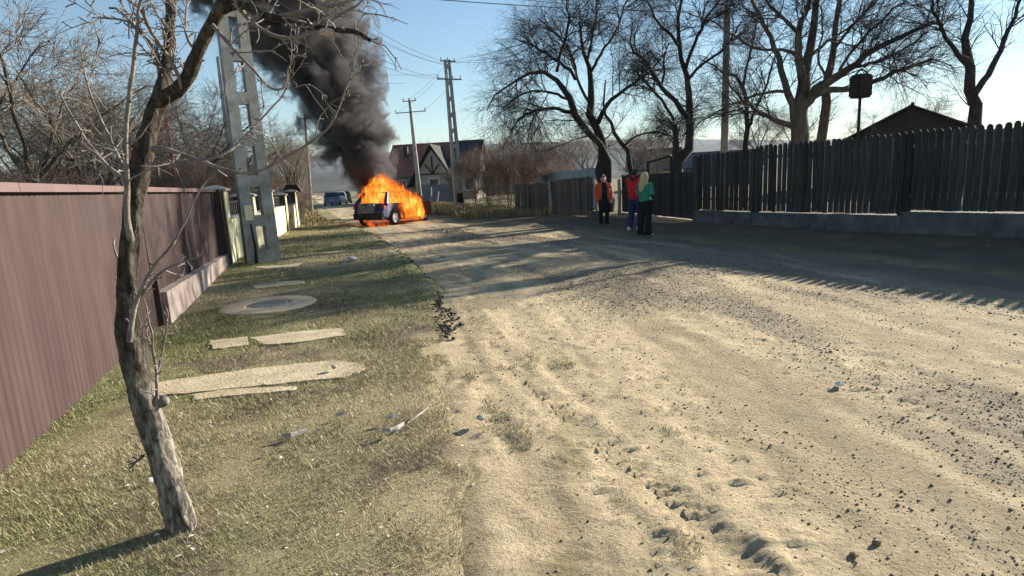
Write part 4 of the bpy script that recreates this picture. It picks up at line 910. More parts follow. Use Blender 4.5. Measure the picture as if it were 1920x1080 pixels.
# --- generic orchard trees and shrubs: build a few, copy the rest
def proto_tree(name, seed, H, spread, label, group, bark, twig, stems=1, n1=7, n2=9, n3=8, thin=1.0, drop=.03, cat='tree'):
    rng = np.random.default_rng(seed); limbs = []
    for s in range(stems):
        a = rng.uniform(0, 6.28); lean = np.array([math.cos(a), math.sin(a), 0]) * (.08 if stems == 1 else .45) * spread
        h = H * (.42 if stems == 1 else .6); b = np.array([rng.normal(0, .12), rng.normal(0, .12), -.1]) * (stems > 1) + np.array([0, 0, -.1])
        r0 = .085 * thin * H / 5 * (1 if stems == 1 else .35)
        limbs.append((np.array([b, b + lean * .3 + [0, 0, h * .4], b + lean * .8 + [0, 0, h]]), np.array([r0, r0 * .8, r0 * .6])))
        top = limbs[-1][0][-1]
        for k in range(5 if stems == 1 else 2):
            aa = rng.uniform(0, 6.28) if stems > 1 else k * 1.257 + rng.normal(0, .3); d = np.array([math.cos(aa), math.sin(aa), 0])
            t = rng.uniform(.6, 1); st = limbs[-1 - k][0][1] * (1 - t) + top * t if k == 0 else top - np.array([0, 0, rng.uniform(0, .5)])
            e = st + d * spread * rng.uniform(.6, 1) + np.array([0, 0, (H - h) * rng.uniform(.5, 1)])
            limbs.append((np.array([st, st * .6 + e * .4 + [0, 0, .25], e]), np.array([r0 * .5, r0 * .35, r0 * .12])))
    return make_tree(name, limbs, [dict(n=n1, t0=.3, t1=1, ang=.8, length=H * .26, nseg=6, wig=.18, grav=-.02, rk=.55, rmin=.007, rmax=.022, up=.2),
                                   dict(n=n2, t0=.15, t1=1, ang=.75, length=H * .17, nseg=5, wig=.18, grav=drop, rk=.6, rmin=.005),
                                   dict(n=n3, t0=.1, t1=1, ang=.7, length=H * .1, nseg=3, wig=.15, grav=drop, rk=.8, rmin=.0045)][:3 if n3 else 2], seed, label, group, bark, twig, (0, 0, 0), cat)
def copy_tree(root, loc, rz, s, label=None, group=None):
    c = root.copy(); COL.objects.link(c); c.location = loc; c.rotation_euler = (0, 0, rz); c.scale = (s, s, s)
    if label: c['label'] = label
    if group: c['group'] = group
    for ch in root.children:
        k = ch.copy(); COL.objects.link(k); k.parent = c
    return c
lab = 'bare brown fruit tree in the orchard behind the purple fence and cream wall'; grp = 'orchard trees behind the fence'
protos = [proto_tree('orchard_tree', 100 + k, 4.6, 2.0, lab, grp, 'bark_brown', 'twig_brown', 1, 7, 7, 6, drop=.02) for k in range(3)]
spots = [(-9.8, 15.5), (-12.5, 17.5), (-10.8, 20.0), (-14.5, 21.5), (-12.6, 24.5), (-17, 25), (-13.6, 29), (-18, 30), (-15.5, 34), (-21, 35), (-17, 39.5), (-24, 42), (-8.6, 10.5), (-11.5, 12.0), (-15.5, 15.5), (-9.2, 6.5), (-13, 7.5), (-19, 20), (-20, 48), (-27, 50), (-8.4, 12.8), (-9.3, 18.2), (-10.4, 23), (-11.6, 26.5), (-11.2, 15), (-13.6, 19.4), (-14.2, 27), (-16.8, 21), (-17.5, 16), (-22, 26), (-24, 33), (-13.5, 12.5), (-10.2, 9), (-6.8, 4.5), (-9.5, 3.0)]
for i, (x_, y_) in enumerate(spots):
    s = R.uniform(.85, 1.25)
    if i < 3: protos[i].location = (x_, y_, 0); protos[i].scale = (s, s, s)
    else: copy_tree(protos[i % 3], (x_ + R.normal(0, .4), y_ + R.normal(0, .5), 0), R.uniform(0, 6.28), s)
lab = 'bare roadside tree with upright twigs along the far grey fence'; grp = 'roadside trees along the far fence'
pr = proto_tree('roadside_tree', 120, 5.2, 1.5, lab, grp, 'bark_brown', 'twig_brown', 1, 7, 7, 4, drop=.0)
rs = [(-11.4, 31.5), (-12.3, 34.5), (-13.3, 38), (-14.6, 42), (-16.3, 47), (-18.5, 53), (-21, 60), (-24, 68), (-27, 78)]
pr.location = (*rs[0], 0)
for x_, y_ in rs[1:]: copy_tree(pr, (x_, y_, 0), R.uniform(0, 6.28), R.uniform(.8, 1.2))
lab = 'bare many-stemmed reddish shrub on the bank by the lattice pole'; grp = 'shrubs on the bank'
sh = proto_tree('bare_shrub', 130, 3.2, .9, lab, grp, 'bark_brown', 'twig_red', 7, 7, 6, 3, thin=.9, drop=-.03, cat='shrub')
ss = [(-1.0, 33), (.2, 31.2), (-2.2, 36), (.8, 34.5), (-.4, 38), (-3.4, 41), (1.8, 32.5), (-1.4, 43), (2.6, 36), (1.2, 40), (3.4, 34), (2.2, 30.2)]
sh.location = (*ss[0], 0)
for x_, y_ in ss[1:]: copy_tree(sh, (x_ + R.normal(0, .2), y_, 0), R.uniform(0, 6.28), R.uniform(.75, 1.2))
lab = 'bare grey garden tree among the houses beyond the right-hand yards'.replace('right-hand ', ''); grp = 'garden trees among the houses'
for i, (x_, y_, s) in enumerate([(2.5, 58, 1.4), (7, 52, 1.2), (6, 66, 1.7), (12, 48, 1.2), (15, 60, 1.6), (19, 45, 1.3), (23, 55, 1.6), (-1, 74, 1.7), (10, 80, 1.9), (28, 40, 1.2), (-8, 84, 1.8), (22, 36, 1.0), (30, 62, 1.7), (-14, 82, 1.5), (18, 85, 2.0), (8.5, 40, .9), (4.5, 45, 1.0)]):
    copy_tree(protos[i % 3], (x_, y_, 0), R.uniform(0, 6.28), s, lab, grp)
lab = 'tangled bare undergrowth shrub in the orchard behind the cream wall'; grp = 'undergrowth shrubs behind the wall'
for x_, y_, s in [(-8.0, 14.6, .8), (-8.9, 17, .8), (-9.4, 20, .85), (-10.4, 22.5, .8), (-11.2, 25, .85), (-11.9, 28, .8), (-10.6, 14, .9), (-11.5, 19, .9), (-13, 23, .95), (-13.5, 31, .9), (-14.5, 36, .9), (-15.8, 41, .9), (-8.4, 11.2, .7), (-16, 27, .9), (-17.5, 44, .95), (-19, 50, .9)]:
    copy_tree(sh, (x_, y_, 0), R.uniform(0, 6.28), s, lab, grp)
# twiggy hedge growth at the wall's far end
lab = 'low bare shrub at the foot of the far grey fence'; grp = 'low shrubs by the far fence'
for x_, y_, s in [(-10.0, 28.6, .45), (-10.9, 30.5, .5), (-11.8, 33.5, .5), (-9.2, 24.4, .25), (-13.0, 37, .55)]:
    copy_tree(sh, (x_, y_, 0), R.uniform(0, 6.28), s, lab, grp)

# ------------------------------------------------------------------ leaning tree in front
def near_bark(nt, b, L):
    tc = add(nt, 'ShaderNodeTexCoord'); mp = add(nt, 'ShaderNodeMapping'); mp.inputs['Scale'].default_value = (1, 1, .35); L(tc.outputs['Object'], mp.inputs[0])
    n = add(nt, 'ShaderNodeTexNoise', Scale=26.0, Detail=8.0, Roughness=.7); L(mp.outputs[0], n.inputs[0])
    v = add(nt, 'ShaderNodeTexVoronoi', Scale=22.0, feature='DISTANCE_TO_EDGE'); nw = add(nt, 'ShaderNodeTexNoise', Scale=14.0, Detail=4.0); L(mp.outputs[0], nw.inputs[0])
    wv_ = add(nt, 'ShaderNodeVectorMath', operation='MULTIPLY_ADD'); L(nw.outputs['Color'], wv_.inputs[0]); wv_.inputs[1].default_value = (.08, .08, .08); L(mp.outputs[0], wv_.inputs[2]); L(wv_.outputs[0], v.inputs[0])
    bark = ramp(nt, [(.3, (.03, .024, .02)), (.5, (.085, .072, .058)), (.7, (.17, .15, .12))], n.outputs[0])
    lime = ramp(nt, [(.32, (.07, .058, .048)), (.46, (.2, .18, .15)), (.58, (.4, .36, .3)), (.74, (.56, .52, .45))], n.outputs[0])
    sep = add(nt, 'ShaderNodeSeparateXYZ'); L(tc.outputs['Object'], sep.inputs[0])
    n2 = add(nt, 'ShaderNodeTexNoise', Scale=9.0, Detail=6.0); L(tc.outputs['Object'], n2.inputs[0])
    mr = add(nt, 'ShaderNodeMapRange'); mr.inputs[1].default_value = 1.25; mr.inputs[2].default_value = .15; L(sep.outputs[2], mr.inputs[0])
    a = add(nt, 'ShaderNodeMath', operation='ADD'); L(mr.outputs[0], a.inputs[0]); L(n2.outputs[0], a.inputs[1])
    s = ramp(nt, [(.52, (0, 0, 0)), (.85, (.9, .9, .9))]); mm = add(nt, 'ShaderNodeMath', operation='MULTIPLY'); mm.inputs[1].default_value = .75; L(a.outputs[0], mm.inputs[0]); L(mm.outputs[0], s.inputs[0])
    mx = add(nt, 'ShaderNodeMix', data_type='RGBA'); L(s.outputs[0], mx.inputs[0]); L(bark.outputs[0], mx.inputs[6]); L(lime.outputs[0], mx.inputs[7])
    cr = ramp(nt, [(.0, (.4, .36, .33)), (.1, (.85, .85, .85)), (.3, (1.05, 1.05, 1.05))], v.outputs[0])
    mc = add(nt, 'ShaderNodeMix', data_type='RGBA', blend_type='MULTIPLY'); mc.inputs[0].default_value = .9; L(mx.outputs[2], mc.inputs[6]); L(cr.outputs[0], mc.inputs[7])
    L(mc.outputs[2], b.inputs['Base Color']); b.inputs['Roughness'].default_value = .95; b.inputs['Specular IOR Level'].default_value = .15
    ad = add(nt, 'ShaderNodeMath', operation='ADD'); L(n.outputs[0], ad.inputs[0]); L(v.outputs[0], ad.inputs[1])
    bp = add(nt, 'ShaderNodeBump', Strength=1.0, Distance=.03); L(ad.outputs[0], bp.inputs['Height']); L(bp.outputs[0], b.inputs['Normal'])
attr_mat('bark_near', near_bark)
Yn = 2.58
near = empty('leaning_fruit_tree', tuple(gpt(348, 1010)), 0, 'leaning bare fruit tree with a whitewashed trunk standing in the verge grass', 'tree')
nb = np.array(near.location)
TR = [px_limb([(352, 1040, 74), (347, 1005, 62), (332, 950, 58), (318, 900, 57), (300, 840, 56), (285, 800, 56), (264, 730, 58), (250, 670, 52), (240, 620, 46), (237, 560, 42), (240, 500, 40), (246, 440, 40), (252, 390, 40), (260, 340, 42), (270, 290, 42), (279, 250, 38), (288, 210, 36), (303, 178, 36)], Yn, .05),
      px_limb([(296, 195, 26), (308, 150, 22), (314, 110, 19), (318, 75, 17), (323, 10, 15), (328, -60, 12), (335, -140, 9)], Yn + .03, .25),
      px_limb([(300, 188, 26), (333, 172, 25), (352, 150, 23), (368, 107, 21), (383, 70, 20), (400, 42, 20), (413, 20, 22), (430, -2, 20), (445, -40, 16), (470, -110, 11)], Yn + .04, -.15),
      px_limb([(418, 18, 17), (448, 6, 16), (478, 15, 15), (498, 32, 13), (528, 35, 11), (560, 47, 10), (603, 51, 9), (648, 55, 9), (672, 62, 8), (693, 75, 6)], Yn - .05, -.3),
      px_limb([(500, 33, 8), (530, 30, 7), (565, 21, 6), (613, 15, 6), (653, 2, 5), (690, -20, 4)], Yn - .12, -.1),
      px_limb([(438, 4, 9), (453, 20, 8), (468, 40, 7.5), (490, 55, 7), (520, 70, 7), (553, 73, 6), (583, 60, 6), (618, 42, 5), (653, 15, 5), (676, 0, 4), (700, -20, 3)], Yn - .1, .2),
      px_limb([(398, 46, 7), (420, 72, 6), (443, 100, 5.5), (468, 125, 5), (488, 152, 5), (508, 169, 4.5), (528, 170, 4), (534, 152, 3.5), (540, 125, 3), (550, 102, 2.5)], Yn - .1, -.15),
      px_limb([(288, 280, 14), (303, 277, 10), (333, 287, 9), (358, 296, 8), (380, 302, 8), (398, 312, 7), (418, 317, 6.5), (453, 327, 6), (478, 322, 5.5), (503, 310, 5), (528, 295, 5), (553, 280, 4.5), (590, 255, 4), (615, 236, 3.5), (628, 200, 3), (638, 160, 3), (648, 120, 2.6), (658, 72, 2.4), (663, 38, 2)], Yn, -.25),
      px_limb([(382, 302, 5), (418, 290, 4.5), (443, 272, 4), (478, 237, 4), (503, 212, 3.5), (525, 180, 3), (538, 147, 2.5)], Yn - .05, .2),
      px_limb([(340, 165, 8), (335, 140, 7), (315, 107, 7), (293, 75, 7), (275, 37, 6), (268, 15, 6), (248, 5, 5), (225, -15, 4)], Yn, -.2),
      px_limb([(303, 165, 10), (297, 125, 8), (293, 97, 8), (283, 87, 7), (253, 57, 6), (230, 35, 5), (205, 15, 4)], Yn + .05, .2),
      px_limb([(246, 450, 12), (237, 405, 10), (240, 350, 9), (238, 287, 8), (240, 235, 8), (248, 175, 7), (258, 112, 6.5), (265, 37, 6), (272, -20, 5)], Yn - .05, -.2),
      px_limb([(242, 640, 12), (250, 580, 9), (262, 550, 8), (278, 515, 7), (296, 490, 6), (323, 466, 4.5), (353, 412, 3.5), (368, 382, 3), (388, 352, 2.5), (408, 327, 2)], Yn - .05, -.1),
      px_limb([(262, 560, 6), (290, 520, 5), (312, 500, 4), (340, 490, 3), (365, 478, 2.5), (382, 468, 2)], Yn - .05, -.25),
      px_limb([(262, 560, 5), (300, 505, 4), (320, 508, 3), (345, 505, 2)], Yn - .05, .15),
      px_limb([(294, 770, 8), (295, 745, 7), (293, 695, 6), (284, 650, 4.5), (282, 625, 3.5), (273, 590, 2.5), (270, 560, 2)], Yn - .12, -.05),
      px_limb([(294, 700, 4.5), (302, 675, 4), (306, 645, 3), (311, 600, 2.5), (308, 575, 2)], Yn - .13, .05),
      px_limb([(284, 650, 3.5), (277, 630, 3), (268, 610, 2)], Yn - .12, .0),
      px_limb([(245, 620, 9), (236, 590, 7), (233, 540, 6), (225, 500, 4), (215, 450, 3)], Yn, .15),
      px_limb([(268, 855, 6), (256, 868, 5), (244, 884, 4)], Yn + .0, .1),
      px_limb([(372, 100, 6), (352, 78, 5), (345, 40, 4), (352, 5, 3), (345, -30, 2)], Yn, .3),
      px_limb([(320, 60, 5), (300, 35, 4), (295, 10, 3), (285, -20, 2)], Yn + .1, .2),
      px_limb([(240, 330, 6), (215, 280, 5), (190, 220, 4), (165, 150, 3), (150, 90, 2)], Yn, .3),
      px_limb([(258, 350, 8), (225, 330, 6), (190, 300, 5), (150, 240, 4), (120, 170, 3)], Yn, .5),
      px_limb([(266, 60, 5), (240, 40, 4), (200, 30, 3), (160, 40, 2)], Yn - .2, -.2),
      px_limb([(430, 0, 10), (410, -40, 8), (400, -90, 6)], Yn, .3)]
rng = np.random.default_rng(31); big = []
for k, (P, r) in enumerate(TR):
    p, rr = resample(P - nb, r, 40 if k == 0 else 26)
    if k > 0: p[1:-1] += np.cumsum(rng.normal(0, .0022, p[1:-1].shape), 0) * np.linspace(0, 1, 24)[:, None]
    big.append((p, rr))
def bumpy_tube(p, rr, sides, amp, seed):
    V, Q = tubes_np(p[None], rr[None], sides); n = len(p); V = V.reshape(n, sides, 3); c_ = p[:, None]
    a = np.arange(sides) * 2 * np.pi / sides; L = np.r_[0, np.cumsum(np.linalg.norm(np.diff(p, axis=0), axis=1))]
    k = fbm(np.cos(a)[None] * 1.6 + L[:, None] * 9, np.sin(a)[None] * 1.6 + L[:, None] * 3, seed, 4) - .5
    V = c_ + (V - c_) * (1 + amp * k)[..., None]; return V.reshape(-1, 3), Q
p, rr = resample(big[0][0], big[0][1] * .86, 150); g = Geo(); V, Q = bumpy_tube(p, rr, 28, .75, 3); g.add(V, Q); g.build('trunk', M['bark_near'], near, True)
spurs = []
for k, (p, rr) in enumerate(big[1:], 1):
    g = Geo(); p2, r2 = resample(p, rr, 70); V, Q = bumpy_tube(p2, r2, 10, .55, k); g.add(V, Q); g.tube(p2[-2:], [r2[-1], r2[-1] * .3], 6)
    g.build('branch', M['bark_near'] if rr[0] > .018 else M['twig_near'], near, True)
# buds, spurs and thin twigs sprouting from the branches
P = np.stack([resample(b[0], b[1], 26)[0] for b in big[1:]]); r = np.stack([resample(b[0], b[1], 26)[1] for b in big[1:]])
s1 = sprout(rng, P, r, 10, .05, 1, .95, .055, 3, .3, -.05, rk=.6, rmin=.0022, rmax=.004, taper=.9)
Pk = np.r_[0:11, 19:len(P)]; s2 = sprout(rng, P[Pk], r[Pk], 5, .1, .95, .85, .30, 9, .17, -.02, rk=.5, rmin=.0018, rmax=.0035, taper=.5, lent=.3)
s3 = sprout(rng, *s2, 6, .1, 1, .9, .03, 2, .3, 0, rk=.9, rmin=.0018, taper=1.0)
s4 = sprout(rng, *s2, 2, .2, .9, .8, .14, 5, .2, 0, rk=.8, rmin=.0015, taper=.6)
link('twig', wood_mesh('twig', [(s1[0], s1[1], 5), (s2[0], s2[1], 5), (s3[0], s3[1], 4), (s4[0], s4[1], 4)]), M['twig_near'], near)['kind'] = 'stuff'
# sawn stub and the root flare
c_ = at(306, 752, Yn - .1) - nb
g = Geo(); g.tube([c_ + np.array([-.05, .05, -.02]), c_ + np.array([0, 0, 0]), c_ + np.array([.018, -.02, .004])], [.03, .027, .022], 10); g.build('branch_stub', M['bark_near'], near, True)
kn = at(612, 60, Yn - .28) - nb
bm3 = bmesh.new(); bmesh.ops.create_icosphere(bm3, subdivisions=3, radius=.018)
for v in bm3.verts: v.co *= 1 + .5 * (random.random() - .5)
me = bpy.data.meshes.new('bark_gall'); bm3.to_mesh(me); bm3.free(); o = link('bark_gall', me, M['bark_litter'], near); o.location = kn; o.scale = (1.5, 1, .7)
# ------------------------------------------------------------------ houses
def gable_house(name, loc, rz, W, D, eave, ridge, wallm, roofm, label, over=.4, wins=(), chimney=None, along='x', group=None):
    """ridge along local x; front is local -y"""
    root = empty(name, (loc[0], loc[1], 0), rz, label, 'house', group)
    w, d = W / 2, D / 2
    g = Geo(); g.add([(-w, -d, -.5), (w, -d, -.5), (w, d, -.5), (-w, d, -.5), (-w, -d, eave), (w, -d, eave), (w, d, eave), (-w, d, eave), (-w, 0, ridge - .05), (w, 0, ridge - .05)],
                    [[0, 1, 5, 4], [2, 3, 7, 6], [1, 2, 6, 5], [3, 0, 4, 7]], [[5, 6, 9], [7, 4, 8]]); g.build('wall', M[wallm], root)
    sl = (ridge - eave) / d; ez = eave - over * sl
    for s in (-1, 1):
        a, b = w + over, d + over; t = .12
        v = [(-a, s * b, ez), (a, s * b, ez), (a, 0, ridge + .02 * s), (-a, 0, ridge + .02 * s)]; v2 = [(x_, y_, z_ + t) for x_, y_, z_ in v]
        r_ = Geo().hexa(v + v2).build('roof', M[roofm], root)
        Geo().tube([(-a, s * (b + .05), ez + .02), (a, s * (b + .05), ez + .02)], .06, 8).build('gutter', M['steel'], r_)
    Geo().tube([(-w - over, 0, ridge + .14), (w + over, 0, ridge + .14)], .09, 8).build('ridge_cap', M[roofm], root)
    if chimney: Geo().box((chimney[0], chimney[1], ridge), (.5, .5, 1.5)).build('chimney', M['concrete'], root)
    for x_, z_, ww, hh in wins: window(root, x_, -d, z_, ww, hh)
    return root
def window(root, x_, y_, z_, ww, hh, panes=2):
    f = Geo()
    for sx in (-1, 1): f.box((x_ + sx * (ww / 2 + .03), y_ - .03, z_), (.08, .1, hh + .14))
    for sz in (-1, 1): f.box((x_, y_ - .03, z_ + sz * (hh / 2 + .03)), (ww - .02, .094, .08))
    wf = f.build('window', M['white_trim'], root)
    for k in range(panes):
        pw = ww / panes; Geo().box((x_ - ww / 2 + pw * (k + .5), y_ - .01, z_), (pw - .05, .03, hh)).build('pane', M['glass_dark'], wf)
    Geo().box((x_, y_ - .08, z_ - hh / 2 - .09), (ww + .2, .18, .04)).build('sill', M['white_trim'], wf)
Yh = 62; hp = at(818, 345, Yh)
house = gable_house('village_house', (hp[0], Yh + 4), -.12, 9.3, 8.0, 2.9, 5.95, 'wall_plaster', 'tile_red', 'plastered house with a red tiled roof and timbered cross gable behind the burning car', .45, [(-3.2, 1.6, 1.0, 1.2), (4.0, 1.6, .9, 1.2)])
# cross gable with dark roof
gx, gw, gy0, gy1, ge, gr = .5, 1.9, -5.3, 0.2, 2.6, 5.55
g = Geo(); g.add([(gx - gw, gy0, -.5), (gx + gw, gy0, -.5), (gx + gw, gy0, ge), (gx - gw, gy0, ge), (gx, gy0, gr - .06), (gx - gw, -3.9, -.5), (gx + gw, -3.9, -.5), (gx + gw, -3.9, ge), (gx - gw, -3.9, ge)], [[0, 1, 2, 3], [1, 6, 7, 2], [5, 0, 3, 8]], [[3, 2, 4]]); g.build('gable_wall', M['wall_plaster'], house)
for s in (-1, 1):
    b = gw + .75; ez = ge - .75 * (gr - ge) / gw; v = [(gx + s * b, gy0 - .5, ez), (gx + s * b, gy1, ez), (gx, gy1, gr + .015 * s), (gx, gy0 - .5, gr + .015 * s)]
    Geo().hexa([(p_[0], p_[1], p_[2] + .03) for p_ in v] + [(p_[0], p_[1], p_[2] + .15) for p_ in v]).build('roof', M['tile_dark'], house)
    sl = np.array([[gx + s * gw * .98, gy0 - .06, ge - .1], [gx, gy0 - .06, gr - .25]]); Geo().tube(sl, .07, 4).build('timber', M['timber_dark'], house)
Geo().box((gx, gy0 - .05, ge + .12), (gw * 2, .08, .14)).build('timber', M['timber_dark'], house)
Geo().box((gx, gy0 - .055, ge + 1.0), (.13, .08, 1.8)).build('timber', M['timber_dark'], house)
for s in (-1, 1): Geo().tube([(gx + s * .05, gy0 - .07, ge + .2), (gx + s * .7, gy0 - .07, ge + 1.1)], .06, 4).build('timber', M['timber_dark'], house)
window(house, gx + .1, gy0, 1.75, .95, .95)
v = [(1.9, -4.5, 3.05), (5.15, -4.5, 3.05), (5.15, -.05, 6.08), (1.9, -.05, 6.08)]
Geo().hexa([(p_[0], p_[1], p_[2] + .05 - .0) for p_ in v] + [(p_[0], p_[1], p_[2] + .16) for p_ in v]).build('dark_roof_part', M['tile_dark'], house)  # darker right-hand part of the main roof
Geo().box((-3.0, -2.2, 5.2), (.45, .45, 1.1)).build('chimney', M['timber_dark'], house)
# grey sheet fence before the house
sa, sb = at(792, 372, 50)[:2], at(868, 372, 46)[:2]; d = sb - sa; Ls = np.linalg.norm(d)
sf = empty('sheet_fence', (sa[0], sa[1], 0), math.atan2(d[1], d[0]), 'plain grey-blue sheet fence in front of the timbered house', 'fence')
for k in range(5): ribbed(Ls * k / 5 + .005, Ls * (k + 1) / 5 - .005, .02, lambda s: 1.65 + 0 * s, .16, .03).build('sheet', M['metal_grey'], sf)
for k in range(6): Geo().box((Ls * k / 5, .06, .85), (.08, .08, 1.75)).build('post', M['steel'], sf)
# yard posts between the sheet fence and the road
for (px0, py0, px1, py1, lab) in ((806, 388, 808, 352, 'crooked grey post in front of the grey-blue sheet fence'), (1655 - 840, 388, 822, 360, 'leaning stick post beside the crooked grey post')):
    a = gpt(px0, py0); b = at(px1, py1, a[1]); po = empty('yard_post', tuple(a), 0, lab, 'post')
    Geo().tube([np.array([0, 0, -.1]), (b - a) * .5 + np.array([.06, 0, 0]), b - a], [.09, .07, .06], 7).build('shaft', M['post_pale'], po)
    Geo().tube([b - a, b - a + np.array([0, 0, .05])], [.06, .02], 7).build('post_top', M['post_pale'], po)
# houses among the gardens
hp = at(975, 320, 78); gable_house('cottage', (hp[0], 80), .25, 7, 6, 1.6, 3.6, 'wall_plaster', 'tile_orange', 'low cottage with an orange-red roof behind the bare shrubs', chimney=(1.5, 0), wins=[(-1.5, .8, .8, .9)])
hp = at(1040, 330, 55); gable_house('shed', (hp[0], 56), .1, 5.2, 3, 1.2, 1.95, 'wall_plaster', 'tile_red', 'low shed with a dull red roof beyond the pale corrugated fence', over=.3)
hp = at(1236, 300, 58); gable_house('farmhouse', (hp[0], 60), -.25, 4.6, 6, 2.2, 3.9, 'wall_plaster', 'tile_worn', 'farmhouse with a worn brown roof seen between the bare trees', chimney=(-1.2, 0), wins=[(-1.2, 1.2, .9, 1.0), (1.2, 1.2, .9, 1.0)])
hp = at(1365, 290, 66); gable_house('barn', (hp[0], 68), -.35, 8, 6, 2.2, 3.6, 'concrete_dark', 'tile_grey', 'long grey barn behind the low picket run', over=.3)
hp = at(1690, 230, 34); gable_house('dark_house', (hp[0] + 3, 34 + 3.4), .95, 8.0, 9.2, 2.3, 4.6, 'timber_dark', 'tile_dark', 'house with a dark pitched roof behind the tall pickets', over=.5, wins=[(-1, 1.3, .9, 1.1)])
hp = at(712, 330, 120); gable_house('far_house', (hp[0], 120), .3, 9, 7, 3, 5.5, 'wall_plaster', 'tile_orange', 'small house far down the road behind the smoke', wins=[(0, 1.5, 1, 1.2)])

# water pump handle or rail seen over the gate
a = at(1215, 305, 24.5); b = at(1258, 292, 24.0)
rl = empty('metal_stand', (a[0], a[1], 0), 0, 'dark metal frame with a slanting bar standing over the wide gate', 'stand')
Geo().box((0, 0, a[2] / 2), (.1, .1, a[2] + .12)).build('post', M['rail_black'], rl); Geo().tube([(0, 0, a[2]), b - v3(a, 0)], .05, 6).build('bar', M['rail_black'], rl)
Geo().box((b[0] - a[0], b[1] - a[1], b[2] / 2), (.07, .07, b[2])).build('post', M['rail_black'], rl)

